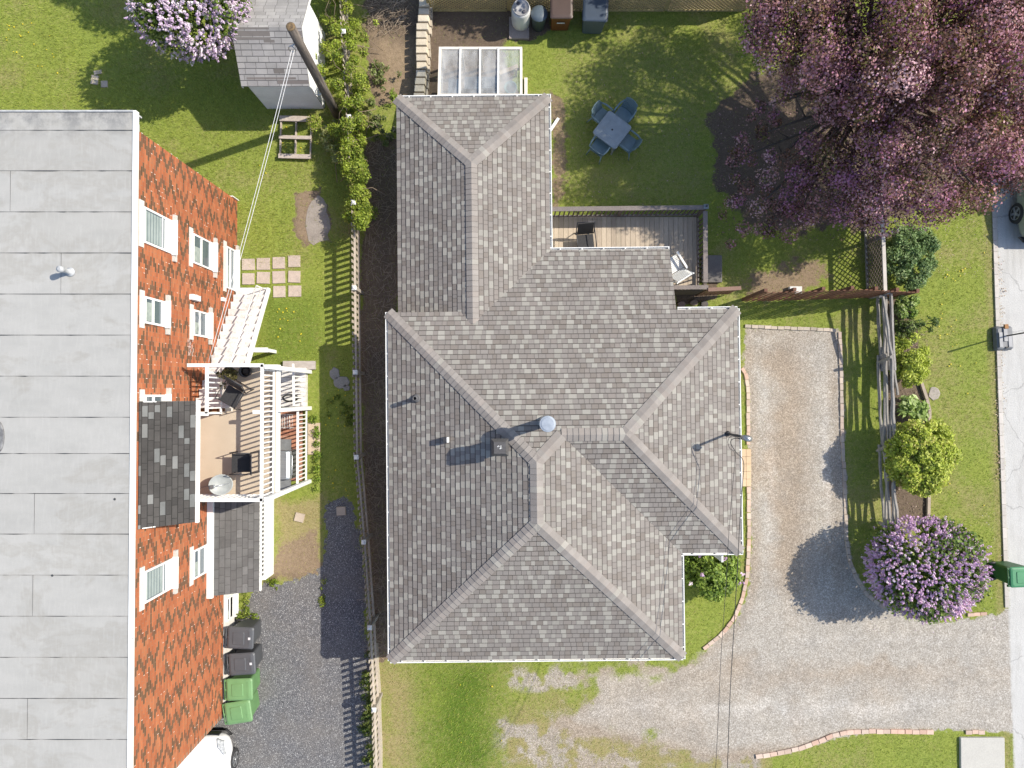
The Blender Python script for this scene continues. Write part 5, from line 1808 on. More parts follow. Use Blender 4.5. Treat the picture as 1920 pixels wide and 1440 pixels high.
# ------------------------------------------------------------------ brick edging round the drive
def brick_edging(name, label, pts, w, cols, h=.06, bl_=.2):
    ps = [U(*p) for p in pts]
    mb = MB()
    acc = []
    for p, q in zip(ps[:-1], ps[1:]):
        n = max(1, int((q - p).length / .02))
        acc += [p.lerp(q, i / n) for i in range(n)]
    acc.append(ps[-1])
    st = max(1, int(bl_ / .02)); i = 0
    while i + st < len(acc):
        p, q = acc[i], acc[i + st]
        d = (q - p).normalized() * .008
        jx = Vector((random.uniform(-.008, .008), random.uniform(-.008, .008), random.uniform(-.008, .006)))
        mb.beam(p + d + jx + Vector((0, 0, h / 2 - .02)), q - d + jx + Vector((0, 0, h / 2 - .02)), w * random.uniform(.93, 1.05), h + .04, jit(random.choice(cols), .12))
        i += st
    o = mb.build(name, mat_attr('edging_brick', .92, 50, .3, .2, .2, 2, .15))
    tag(o, label, 'edging', 'brick edgings of the drive')
PK = [(.52, .36, .28), (.56, .41, .33), (.48, .37, .30), (.55, .44, .36)]
brick_edging('brick_edging', 'pink brick edging along the house side of the gravel drive, curving at the small lilac',
             [(1390, 690), (1397, 700), (1402, 722), (1403, 838)], .10, PK, .05)
brick_edging('brick_edging', 'pink brick edging curving round the small lilac to the lower roof corner',
             [(1403, 912), (1404, 1000), (1401, 1080), (1392, 1120), (1376, 1160), (1350, 1192), (1318, 1216)], .11, PK, .05)
brick_edging('brick_edging', 'worn brick edging across the far end of the gravel drive', [(1396, 611), (1440, 614), (1500, 616), (1576, 620)], .10, [(.44, .38, .31), (.40, .35, .29), (.48, .41, .34)], .05)
brick_edging('brick_edging', 'faded brick edging down the fence side of the gravel drive', [(1574, 622), (1577, 700), (1578, 800), (1584, 920), (1587, 1010), (1592, 1050), (1606, 1085), (1628, 1118), (1660, 1142)], .10, [(.46, .37, .31), (.42, .36, .31), (.50, .42, .35)], .04)
brick_edging('brick_edging', 'curved pink brick edging round the lower right lawn', [(1416, 1418), (1460, 1411), (1496, 1403), (1530, 1391), (1560, 1378), (1590, 1371), (1640, 1370), (1700, 1371), (1762, 1372)], .13, PK, .06, .22)
brick_edging('brick_edging', 'short row of pink bricks above the concrete slab', [(1809, 1372), (1853, 1372)], .12, PK, .05)
brick_edging('brick_edging', 'short row of pink bricks below the round lilac', [(1812, 1152), (1852, 1150)], .10, PK, .05)
mb = MB()
for j in range(5):
    for i in range(2):
        A = U(1389 + i * 9.5, 842 + j * 14); B = U(1389 + i * 9.5 + 9, 842 + j * 14 + 13.5)
        mb.box(A.x, B.y, -.02, B.x, A.y, .05, jit((.55, .41, .27), .06))
tag(mb.build('doorstep_paving', mat_attr('tan_paving', .9, 60)), 'tan paved step between house wall and gravel drive', 'paving')
A, B = U(1798, 1381), U(1881, 1460)
mb = MB(); mb.box(A.x, B.y, -.05, B.x, A.y, .09)
tag(mb.build('concrete_slab', mat('pale_concrete', (.47, .455, .41), (.42, .405, .37), 2.5, .9, fine=70), bevel=.015), 'pale concrete slab at the road edge, lower right corner', 'slab')

# ------------------------------------------------------------------ dry stone wall at the top
def stone_wall():
    b = U(792, 90, 0)
    t = MB()
    ys_ = np.arange(-30, 176, 14.6)
    for i, y in enumerate(ys_):
        cx = 790 + 14 * max(0, 60 - y) / 60 * .35 - (6 if y > 120 else 0) * (y - 120) / 60
        A = U(cx - 11.5 + random.uniform(-1, 1), y + .5, .42); B = U(cx + 11.5 + random.uniform(-1.5, 1.5), y + 13.6, .42)
        h = .42 + random.uniform(-.03, .03)
        c = jit(random.choice([(.56, .49, .38), (.50, .44, .35), (.60, .53, .42)]), .1)
        t.taper((A.x + B.x) / 2 - b.x, (A.y + B.y) / 2 - b.y, .2, h, (B.x - A.x) / 2, (A.y - B.y) / 2, (B.x - A.x) / 2 - .03, (A.y - B.y) / 2 - .012, c, 0, .012)
        t.box(A.x - b.x - .01, B.y - b.y, -.1, B.x - b.x + .05, A.y - b.y, .198, jit((.42, .37, .30), .15))
    o = t.build('stone_wall', mat_attr('cut_stone', .95, 35, .35, .4, .15, 3, .3), bevel=.015)
    o.location = b
    tag(o, 'low wall of pale stone blocks beside the plastic covered greenhouse', 'wall')
    b = U(788, 178, 0)
    mb = MB(); mb.tube([(0, .12, .12), (.02, -.25, .12)], [.12, .11], 10)
    o = mb.build('log', mat('log_bark', (.17, .10, .07), (.10, .06, .04), 9, .95)); o.location = b
    tag(o, 'short brown log at the end of the stone wall', 'log')
stone_wall()

# ------------------------------------------------------------------ lean-to greenhouse with plastic sheeting
def greenhouse():
    NZ, SZ = 1.25, 1.62
    A = U(823, 91, NZ); B = U(979, 91, NZ)
    ySo = hN3 * 1.0 + HC.y + .02
    x0, x1, yN_ = A.x, B.x, A.y
    b = Vector(((x0 + x1) / 2, (yN_ + ySo) / 2, 0))
    t = thing('lean_to_greenhouse', 'small lean-to greenhouse of pale timber covered with cloudy plastic sheeting', 'greenhouse', b)
    PW = mat('pale_timber', (.74, .68, .60), (.64, .58, .50), 5, .8)
    def zz(y): return NZ + (SZ - NZ) * (yN_ - y) / (yN_ - ySo)
    f = MBB(b)
    for px_ in (825.5, 977):
        x = U(px_, 91, NZ).x
        f.beam((x, yN_, NZ), (x, ySo, SZ), .075, .07)
    f.beam((x0, yN_, NZ), (x1, yN_, NZ), .075, .07)
    f.beam((x0, ySo + .05, SZ), (x1, ySo + .05, SZ), .07, .07)
    for x in (x0 + .04, x0 + (x1 - x0) * .27, x0 + (x1 - x0) * .5, x0 + (x1 - x0) * .72, x1 - .04):
        f.beam((x, yN_ - .02, -.05), (x, yN_ - .02, NZ - .04), .06, .06)
    for x in (x0 + .04, x1 - .04):
        f.beam((x, ySo + .12, -.05), (x, ySo + .12, SZ - .05), .06, .06)
    f.build('timber_frame', PW, t)
    for px_ in (863.5, 900.5, 934.5):
        x = U(px_, 91, NZ).x
        f = MBB(b); f.beam((x, yN_ + .01, NZ + .03), (x, ySo, SZ + .03), .05, .05); f.build('glazing_bar', WHITE, t)
    m = NT('cloudy_plastic')
    v = m.pos((1.4, .5, 1))
    n = m.noise(v, 2.0, 3, .5, .3)
    m.base((.86, .88, .90)); m.set(Roughness=.25)
    m.bump(n, .3, .04)
    tr = m.n('ShaderNodeBsdfTransparent'); tr.inputs[0].default_value = (.92, .95, .97, 1)
    mx = m.n('ShaderNodeMixShader')
    m.l(m.ramp(n, [(.3, .16), (.7, .40)]), mx.inputs[0])
    m.l(tr.outputs[0], mx.inputs[1]); m.l(m.p.outputs[0], mx.inputs[2]); m.l(mx.outputs[0], m.out.inputs[0])
    xs = [U(p, 91, NZ).x for p in (825.5, 863.5, 900.5, 934.5, 977)]
    for a, c in zip(xs[:-1], xs[1:]):
        f = MBB(b); n_ = 10
        for i in range(n_):
            for j in range(n_):
                q = []
                for di, dj in ((0, 0), (1, 0), (1, 1), (0, 1)):
                    u, w = (i + di) / n_, (j + dj) / n_
                    x = a + .015 + (c - a - .03) * u; y = ySo + .02 + (yN_ - ySo - .02) * w
                    q.append((x, y, zz(y) + .005 - .05 * math.sin(u * math.pi) * (.6 + .4 * math.sin(w * 6)) + .008 * math.sin(w * 23 + u * 9)))
                f.poly(q, None, True)
        f.build('plastic_sheet', m.m, t)
    for (xa, ya, xb, yb_) in ((x0 + .01, ySo + .1, x0 + .01, yN_), (x1 - .01, ySo + .1, x1 - .01, yN_), (x0, yN_ + .03, x1, yN_ + .03)):
        f = MBB(b); f.poly([(xa, ya, .05), (xb, yb_, .05), (xb, yb_, zz(yb_) - .05), (xa, ya, zz(ya) - .05)])
        f.build('side_sheet', m.m, t)
    TUB = [mat('dark_blue_tub', (.055, .075, .095), (.04, .055, .07), 5, .6), mat('teal_tub', (.07, .16, .16), (.05, .12, .12), 5, .5), mat('brown_board', (.40, .31, .22), (.30, .23, .16), 5, .8)]
    for lab, p0, p1, z, k in (('dark tub seen through the leftmost plastic sheet of the greenhouse', (842, 150), (861, 185), .55, 0),
                              ('dark tub seen through the second plastic sheet of the greenhouse', (872, 146), (897, 166), .6, 0),
                              ('dark tub seen through the third plastic sheet of the greenhouse', (904, 146), (932, 165), .6, 0),
                              ('low dark tub beside the house wall in the greenhouse', (873, 170), (930, 190), .35, 0),
                              ('round teal pot seen through the rightmost plastic sheet of the greenhouse', (946, 152), (968, 175), .6, 1),
                              ('wooden board seen through the right plastic sheets of the greenhouse', (936, 122), (972, 140), .5, 2)):
        P0, P1 = U(*p0, z), U(*p1, z)
        f = MB()
        cx, cy = (P0.x + P1.x) / 2, (P0.y + P1.y) / 2
        if k == 1: f.lathe([(.11, 0), (.18, z * .9), (.2, z), (.17, z), (.15, z * .6)], 0, 0, 18)
        elif k == 2: f.beam((-.28, -.1, z), (.28, .12, z), .12, .03); f.box(-.25, -.05, 0, -.2, 0, z - .02); f.box(.2, 0, 0, .25, .05, z - .02)
        else:
            hx, hy = abs(P1.x - P0.x) / 2, abs(P0.y - P1.y) / 2
            f.taper(0, 0, 0, z, hx * .85, hy * .85, hx, hy); f.box(-hx - .02, -hy - .02, z, hx + .02, hy + .02, z + .03)
        o = f.build('plant_board' if k == 2 else 'plant_tub', TUB[k]); o.location = (cx, cy, 0)
        tag(o, lab, 'tub' if k != 2 else 'board', 'things stored in the greenhouse')
    mb = MBB(b)
    f = MB(); p = U(986, 166, 0); f.box(-.05, -.35, 0, .05, .3, .10); o = f.build('timber_offcut', PW); o.location = p
    tag(o, 'pale timber lying beside the right side of the greenhouse', 'timber')
greenhouse()

# ------------------------------------------------------------------ lattice fence and bins along the back
def lattice(parent, origin, p, q, z0, z1, gap, wd, m, th=.012, name='lattice_panel'):
    mb = MBB(origin)
    P_, Q_ = Vector((*p, 0)), Vector((*q, 0)); L = (Q_ - P_).length; d = (Q_ - P_) / L; s = Vector((d.y, -d.x, 0)); H = z1 - z0
    for sg, off in ((1, .007), (-1, -.007)):
        k = -H
        while k < L + H:
            a, c = (k, 0), (k + H, H)
            if sg < 0: a, c = (k + H, 0), (k, H)
            pts = []
            for (x0, y0), (x1, y1) in ((a, c), (c, a)):
                pass
            (xa, za), (xb, zb) = sorted((a, c))
            if xb > 0 and xa < L:
                if xa < 0: za += (zb - za) * (0 - xa) / (xb - xa); xa = 0
                if xb > L: zb = za + (zb - za) * (L - xa) / (xb - xa); xb = L
                if xb - xa > .03:
                    mb.beam(P_ + d * xa + s * off + Vector((0, 0, z0 + za)), P_ + d * xb + s * off + Vector((0, 0, z0 + zb)), wd, th, jit((1, 1, 1), .0), up=s)
                    mb.c[-6:] = [None] * 6
            k += gap
    return mb.build(name, m, parent)


YL = mat('yellowish_lattice', (.46, .36, .16), (.36, .28, .13), 4, .85)
A = U(806, 21, 0); B = U(1395, 19, 0)
b = Vector(((A.x + B.x) / 2, A.y, 0))
t = thing('lattice_fence', 'yellowish diagonal lattice fence along the top edge behind the bins', 'fence', b)
n = 4
xs = [A.x + (B.x - A.x) * i / n for i in range(n + 1)]
pm = MB(); pm.box(-.05, -.05, -.1, .05, .05, 1.5)
for i, x in enumerate(xs):
    pm.build('post', YL, t, (x - b.x, .06, 0))
for i in range(n):
    lattice(t, b, (xs[i] + .06, A.y), (xs[i + 1] - .06, A.y), .06, 1.3, .13, .035, YL)
    mb = MBB(b); mb.box(xs[i] + .05, A.y - .03, 1.3, xs[i + 1] - .05, A.y + .03, 1.36); mb.box(xs[i] + .05, A.y - .025, .02, xs[i + 1] - .05, A.y + .025, .06); mb.build('rail', YL, t)


def round_bin(name, label, cat, px_, py_, h, prof, m, lid=None, lm=None):
    p = U(px_, py_, h)
    t = thing(name, label, cat, (p.x, p.y, 0))
    MB().lathe(prof, 0, 0, 28).build('body', m, t)
    if lid: MB().lathe(lid, 0, 0, 28).build('lid', lm or m, t)
    return t
SLAB_Z = .07
p = U(974, 56, .05)
mb = MB(); mb.box(-.32, -.38, -.02, .30, .30, SLAB_Z)
o = mb.build('base_slab', mat('grey_wood_slab', (.36, .30, .27), (.26, .22, .20), 5, .9, fine=60)); o.location = (p.x - .0, p.y + .1, 0)
tag(o, 'grey slab under the white plastic drum', 'slab')
dr = round_bin('plastic_drum', 'white plastic drum with two screw plugs standing on a slab', 'drum', 977, 13, .99,
               [(.24, SLAB_Z), (.275, SLAB_Z + .05), (.285, .35), (.29, .4), (.285, .45), (.285, .85), (.26, .94)], mat('dirty_white_plastic', (.68, .68, .66), (.56, .56, .55), 3, .45),
               [(.258, .94), (.255, .975), (.235, .98), (.23, .955), (.01, .955)], mat('grey_drum_top', (.36, .36, .37), (.27, .27, .28), 4, .5))
mb = MB(); mb.lathe([(.05, .956), (.05, .985), (.02, .985)], .09, -.13, 14); mb.lathe([(.045, .956), (.045, .985), (.02, .985)], -.08, .12, 14)
mb.build('screw_plug', mat('dark_plug', (.08, .08, .10)), [c for c in dr.children if c.name.startswith('lid')][0])
round_bin('dustbin', 'small round slate blue dustbin between the white drum and the brown bin', 'bin', 1011, 25, .75,
          [(.19, 0), (.235, .68), (.25, .69), (.25, .72)], mat('slate_plastic', (.085, .115, .145), (.065, .09, .115), 5, .5), [(.26, .72), (.25, .75), (.10, .79), (.02, .79)], mat('slate_lid', (.10, .13, .16), (.08, .105, .13), 5, .45))


def wheelie(name, label, loc, rz, h, col, lidc, L=.86, W=.64, group=None, raised=True, sticker=None):
    """two wheeled bin; local +X is the front, hinge and wheels at -X"""
    t = thing(name, label, 'bin', loc, rz, group)
    m = mat('bin_' + '_'.join('%d' % (c * 1000) for c in col), col, tuple(c * .8 for c in col), 4, .5)
    ml = mat('lid_' + '_'.join('%d' % (c * 1000) for c in lidc), lidc, tuple(c * .86 for c in lidc), 3, .45)
    bx_, by_, tx, ty = L * .33, W * .40, L * .43, W * .465
    b = MB()
    def ring(z, hx, hy, ox, r):
        pts = []
        for cx, cy, a0 in ((1, 1, 0), (-1, 1, 90), (-1, -1, 180), (1, -1, 270)):
            for a in (0, 30, 60, 90):
                an = R(a0 + a)
                pts.append((ox + cx * (hx - r) + math.cos(an) * r, cy * (hy - r) + math.sin(an) * r, z))
        return pts
    zs = h * .93
    b.loft([ring(.03, bx_ - .02, by_ - .02, .0, .05), ring(.06, bx_, by_, 0, .06), ring(zs * .9, tx - .03, ty - .02, .01, .06), ring(zs * .905, tx, ty, .01, .05), ring(zs, tx, ty, .01, .05)], smooth=False)
    body = b.build('body', m, t)
    l = MB()
    l.loft([ring(zs + .002, L * .455, W * .49, .015, .05), ring(zs + .035, L * .46, W * .5, .015, .06), ring(h * .985, L * .43, W * .46, .01, .07), ring(h, L * .36, W * .40, .0, .06)], smooth=False)
    lid = l.build('lid', ml, t)
    if raised:
        l = MB(); l.loft([ring(h + .001, L * .20, W * .29, -.03, .03), ring(h + .016, L * .185, W * .27, -.03, .03)], smooth=False)
        l.box(L * .31, -W * .3, h - .02, L * .335, -W * .09, h + .006); l.box(L * .31, W * .09, h - .02, L * .335, W * .3, h + .006)
        l.build('lid_panel', ml, lid)
    hd = MB()
    hx = -L * .46
    hd.tube([(hx - .03, -W * .42, h * .955), (hx - .03, W * .42, h * .955)], .017, 8)
    for yy in (-W * .42, 0, W * .42): hd.box(hx - .04, yy - .03, h * .90, hx + .09, yy + .03, h * .96)
    hd.build('handle', m, t)
    for sy in (-1, 1):
        w_ = MB(); w_.lathe([(.1, -.025), (.125, -.02), (.125, .02), (.1, .025)], 0, 0, 18, M=Matrix.Translation((-bx_ - .03, sy * (by_ - .0), .125)) @ Matrix.Rotation(R(90), 4, 'X'))
        w_.build('wheel', DARKMETAL, t)
    if sticker:
        s_ = MB(); s_.box(L * .30, -.035, h + .002, L * .38, .035, h + .008) if sticker == 'lid' else s_.box(tx + .003, -.12, zs * .66, tx + .008, .12, zs * .72)
        s_.build('sticker', mat('sticker_white', (.62, .63, .65)), lid if sticker == 'lid' else body)
    return t


DG, GR = (.07, .074, .08), (.12, .25, .095)
DGL, GRL = (.085, .091, .10), (.155, .30, .125)
for lab, px_, py_, rz, c, cl_, st_k in (('dark grey wheeled bin nearest the small basement window', 449, 1197, -2, DG, DGL, 'lid'),
                                        ('dark grey wheeled bin next to the green bins', 452, 1246, 4, DG, DGL, 'lid'),
                                        ('green wheeled bin beside the dark grey bins', 447, 1294, 2, GR, GRL, None),
                                        ('green wheeled bin turned askew at the end of the row of bins', 445, 1337, 9, GR, GRL, None)):
    p = U(px_, py_, 1.06)
    wheelie('wheeled_bin', lab, (p.x, p.y, 0), R(rz), 1.06, c, cl_, .84, .64, 'bins along the brick wall', True, st_k)
p = U(1905, 1080, .9)
wheelie('wheeled_bin', 'green wheeled bin standing alone on the road edge', (p.x + .1, p.y, 0), R(2), 1.06, (.035, .12, .045), (.06, .24, .11), .84, .6)
p = U(1053, 12, 1.0)
wheelie('wheeled_bin', 'brown wheeled bin with a white sticker, in the middle of the back row', (p.x, p.y, 0), R(-90), 1.0, (.16, .055, .018), (.09, .06, .05), .72, .68, None, False, 'front')
p = U(1117, 15, 1.05)
wheelie('wheeled_bin', 'slate blue wheeled bin at the right end of the back row', (p.x, p.y, 0), R(-92), 1.05, (.085, .115, .135), (.05, .07, .10), .8, .76, None, False)

# ------------------------------------------------------------------ patio set
def shade_plastic(name, c): return mat(name, c, tuple(x * .8 for x in c), 5, .5)
TEAL = shade_plastic('blue_green_plastic', (.16, .235, .26))
TEALD = shade_plastic('table_grey_plastic', (.27, .305, .325))
tc = U(1148, 243, .72)
t = thing('patio_table', 'square grey plastic garden table with a parasol hole on the lawn', 'table', (tc.x, tc.y, 0), R(-37))
def rr(hx, hy, r, z, n=5):
    pts = []
    for cx, cy, a0 in ((1, 1, 0), (-1, 1, 90), (-1, -1, 180), (1, -1, 270)):
        for i in range(n):
            an = R(a0 + 90 * i / (n - 1)); pts.append((cx * (hx - r) + math.cos(an) * r, cy * (hy - r) + math.sin(an) * r, z))
    return pts
mb = MB(); mb.loft([rr(.41, .41, .07, .665), rr(.435, .435, .08, .675), rr(.435, .435, .08, .70), rr(.42, .42, .075, .715), rr(.405, .405, .07, .712), rr(.21, .21, .04, .712), rr(.20, .20, .04, .717), rr(.035, .035, .03, .718)], smooth=False)
top = mb.build('table_top', TEALD, t)
mb = MB(); mb.lathe([(.028, .7185), (.012, .720)], 0, 0, 14); mb.build('parasol_hole', mat('hole_black', (.01, .01, .012)), top)
for sx, sy in ((1, 1), (-1, 1), (-1, -1), (1, -1)):
    mb = MB(); mb.taper(sx * .36, sy * .36, 0, .668, .022, .022, .04, .04, None, -sx * .03, -sy * .03); mb.build('leg', TEALD, t)


def plastic_chair(label, px_, py_, rz, m=TEAL, tilt=0):
    """monobloc armchair, local +Y is its front"""
    p = U(px_, py_, .45)
    t = thing('garden_chair', label, 'chair', (p.x, p.y, 0), R(rz), 'plastic chairs round the garden table')
    if tilt: t.rotation_euler = (R(tilt), 0, R(rz))
    mb = MB(); mb.loft([rr(.22, .22, .05, .40), rr(.235, .235, .06, .41), rr(.235, .235, .06, .43), rr(.19, .19, .05, .422)], smooth=False)
    mb.build('seat', m, t)
    mb = MB(); n = 10
    for i in range(n):
        for j in range(6):
            q = []
            for di, dj in ((0, 0), (1, 0), (1, 1), (0, 1)):
                u = (i + di) / n * 2 - 1; w = (j + dj) / 6
                half_ = .235 * (1 - .28 * max(0, w - .55) ** 1.2)
                q.append((u * half_, -.20 - w * .15 + .055 * u * u * (1 - .3 * w), .42 + w * .45 - .05 * u * u * w))
            mb.poly(q, None, True)
    bk = mb.build('backrest', m, t)
    sm_ = bk.modifiers.new('thick', 'SOLIDIFY'); sm_.thickness = .016
    for s in (-1, 1):
        mb = MB(); mb.tube([(s * .235, -.26, .66), (s * .275, -.1, .665), (s * .28, .12, .655), (s * .262, .21, .61)], [.022, .028, .028, .024], 8)
        mb.build('armrest', m, t)
        mb = MB(); mb.tube([(s * .265, .21, .62), (s * .25, .2, .40), (s * .285, .24, .0)], [.02, .024, .018], 8); mb.build('leg', m, t)
        mb = MB(); mb.tube([(s * .2, -.2, .42), (s * .25, -.3, .0)], [.026, .018], 8); mb.build('leg', m, t)
plastic_chair('blue green plastic chair at the upper left side of the table, back catching the sun', 1127, 217, -126, TEAL, -3)
plastic_chair('blue green plastic chair pushed in at the upper right side of the table', 1170, 214, 141)
plastic_chair('blue green plastic chair at the lower left side of the table', 1125, 275, -36)
plastic_chair('blue green plastic chair at the lower right side of the table', 1178, 268, 52)

# ------------------------------------------------------------------ back deck
def back_deck():
    FZ = .38
    x0 = hE3 + HC.x + .02; x1 = U(1306, 480, FZ).x; y1 = U(1150, 407, FZ).y; y0 = U(1290, 546, FZ).y
    x0 = U(1012, 440, FZ).x
    b = Vector(((x0 + x1) / 2, (y0 + y1) / 2, 0))
    t = thing('wooden_deck', 'raised back deck of pale weathered boards with dark brown railings', 'deck', b)
    f = MBB(b); x = x0
    while x < x1 - .03:
        c = jit(random.choice([(.46, .385, .30), (.44, .365, .285), (.48, .405, .315)]), .06)
        f.box(x, y0, FZ - .03, min(x + .138, x1), y1, FZ + random.uniform(-.003, .003), c)
        x += .146
    f.build('floor_boards', mat_attr('deck_boards', .85, 30, .35, .2, .2, 1.5, .25, (2.5, .35, 1)), t)
    f = MBB(b); f.box(x0, y0 - .02, .05, x1 + .02, y0 - .002, FZ - .035); f.box(x1 + .002, y0, .05, x1 + .03, y1, FZ - .035); f.box(x0, y1 + .002, .05, x1, y1 + .03, FZ - .035)
    DB = mat('dark_brown_stain', (.135, .105, .088), (.095, .072, .06), 4, .8, fine=40)
    RB = mat('rail_grey_brown', (.20, .17, .155), (.15, .125, .115), 4, .75, fine=40)
    f.build('skirt', DB, t)
    H = .92
    def rail(p, q, nm='railing'):
        P_, Q_ = Vector((*p, 0)), Vector((*q, 0))
        r = MBB(b); r.beam(P_ + Vector((0, 0, FZ + H)), Q_ + Vector((0, 0, FZ + H)), .13, .035)
        r.beam(P_ + Vector((0, 0, FZ + .10)), Q_ + Vector((0, 0, FZ + .10)), .04, .08); r.beam(P_ + Vector((0, 0, FZ + H - .065)), Q_ + Vector((0, 0, FZ + H - .065)), .04, .08)
        o = r.build(nm, RB, t)
        L = (Q_ - P_).length; n_ = int(L / .135)
        d = MB(); d.box(-.018, -.018, 0, .018, .018, H - .21)
        first = None
        for i in range(1, n_):
            c = P_.lerp(Q_, i / n_); loc = (c.x - b.x, c.y - b.y, FZ + .142)
            if first is None: first = d.build('baluster', DB, o, loc)
            else:
                k = first.copy(); COL.objects.link(k); k.parent = o; k.location = loc
    rail((x0 + .3, y1 - .0), (x1 - .03, y1 + .05))
    rail((x1 + .02, y1 - .06), (x1 + .02, y0 + .12))
    for (x, y) in ((x1 + .02, y1 + .05), (x1 + .02, y0 + .05), ((x0 + x1) / 2, y1 + .05)):
        f = MBB(b); f.box(x - .05, y - .05, -.05, x + .05, y + .05, FZ + H - .02); f.build('post', DB, t)
    f = MBB(b); x, y = x1 + .04, y1 + .07
    f.box(x - .06, y - .06, FZ + H - .02, x + .06, y + .06, FZ + H + .03); f.taper(x, y, FZ + H + .03, FZ + H + .09, .075, .075, .04, .04)
    pc = f.build('post_cap', mat('cap_grey_blue', (.20, .24, .28), (.16, .19, .22), 5, .5), t)
    f = MBB(b); f.lathe([(.035, FZ + H + .091), (.02, FZ + H + .10)], x, y, 12); f.build('lamp_lens', mat('dull_lens', (.05, .05, .055), None, 5, .3), pc)
    # beam along the south side
    f = MBB(b); f.beam((x0 + 1.5, y0 - .04, FZ + H), (x1 + .1, y0 - .02, FZ + H), .12, .035); f.beam((x0 + 1.5, y0 - .04, .25), (x1 + .1, y0 - .02, .25), .04, .5)
    f.build('side_rail', RB, t)
    lattice(t, b, (x1 - 1.0, y0 - .08), (x1 + .1, y0 - .07), .02, FZ + H - .1, .11, .03, DB)
    # fixed items on the deck
    return FZ
DKZ = back_deck()
mb = MB(); A = U(1325, 525, .06); mb.box(-.32, -.3, -.03, .32, .55, .06)
o = mb.build('deck_step', mat('dark_grey_slab', (.17, .16, .15), (.12, .11, .105), 5, .9, fine=50), bevel=.03); o.location = (U(1334, 512, .06))
tag(o, 'dark grey flat slab on the ground at the outer side of the back deck', 'slab')
for i, (px_, py_) in enumerate(((1277, 571), (1300, 568), (1320, 570))):
    flat_stone(px_, py_, .13, .10, ['reddish', 'brownish', 'dark'][i] + ' stone in the gap between back deck and roof', mat('rubble_%d' % i, [(.22, .16, .14), (.20, .15, .12), (.10, .09, .085)][i], None, 6, .9), .1)


def mesh_chair(label, px_, py_, z, rz, s=1.0, m=BLACKFAB, group=None):
    """steel framed patio armchair with fabric seat; local +Y is its front"""
    p = U(px_, py_, z + .4)
    t = thing('patio_chair', label, 'chair', (p.x, p.y, z), R(rz), group)
    mb = MB(); mb.hexa([(-.24, -.2, .38), (.24, -.2, .38), (.24, .26, .41), (-.24, .26, .41), (-.24, -.2, .395), (.24, -.2, .395), (.24, .26, .425), (-.24, .26, .425)]); mb.build('seat', m, t)
    mb = MB(); mb.hexa([(-.24, -.23, .39), (.24, -.23, .39), (.23, -.42, .92), (-.23, -.42, .92), (-.24, -.21, .39), (.24, -.21, .39), (.23, -.40, .93), (-.23, -.40, .93)]); mb.build('backrest', m, t)
    fr = MB()
    for s_ in (-1, 1):
        fr.tube([(s_ * .27, -.36, .0), (s_ * .27, -.22, .38), (s_ * .26, -.44, .95)], .014, 8)
        fr.tube([(s_ * .27, .28, .0), (s_ * .28, .24, .62), (s_ * .28, .05, .65), (s_ * .27, -.31, .63)], .014, 8)
    fr.tube([(-.26, -.44, .95), (.26, -.44, .95)], .014, 8); fr.tube([(-.27, .26, .40), (.27, .26, .40)], .014, 8); fr.tube([(-.27, -.34, .05), (.27, -.34, .05)], .012, 8)
    fr.build('frame', DARKMETAL, t)
    return t


mesh_chair('black mesh chair on the back deck beside the roof edge', 1098, 452, DKZ, 185)
# white slatted chair at the roof corner
p = U(1268, 500, DKZ + .35)
t = thing('slatted_chair', 'white slatted garden chair at the corner of the roof on the deck', 'chair', (p.x - .12, p.y + .02, DKZ), R(32))
for i in range(9):
    mb = MB(); y = .22 - i * .05; mb.box(-.27, y - .02, .34, .27, y + .02, .36); mb.build('seat_slat', WHITE, t)
for i in range(8):
    a = i / 7; mb = MB(); mb.beam((-.25, -.25 - a * .26, .40 + a * .42), (.25, -.25 - a * .26, .40 + a * .42), .05, .018, up=(0, -.62, .78)); mb.build('back_slat', WHITE, t)
mb = MB()
for s_ in (-1, 1):
    mb.beam((s_ * .29, .28, .55), (s_ * .29, -.30, .55), .06, .025); mb.beam((s_ * .28, .24, 0), (s_ * .28, .24, .54), .04, .04); mb.beam((s_ * .28, -.22, 0), (s_ * .28, -.53, .84), .035, .035, up=(1, 0, 0))
mb.build('frame', WHITE, t)

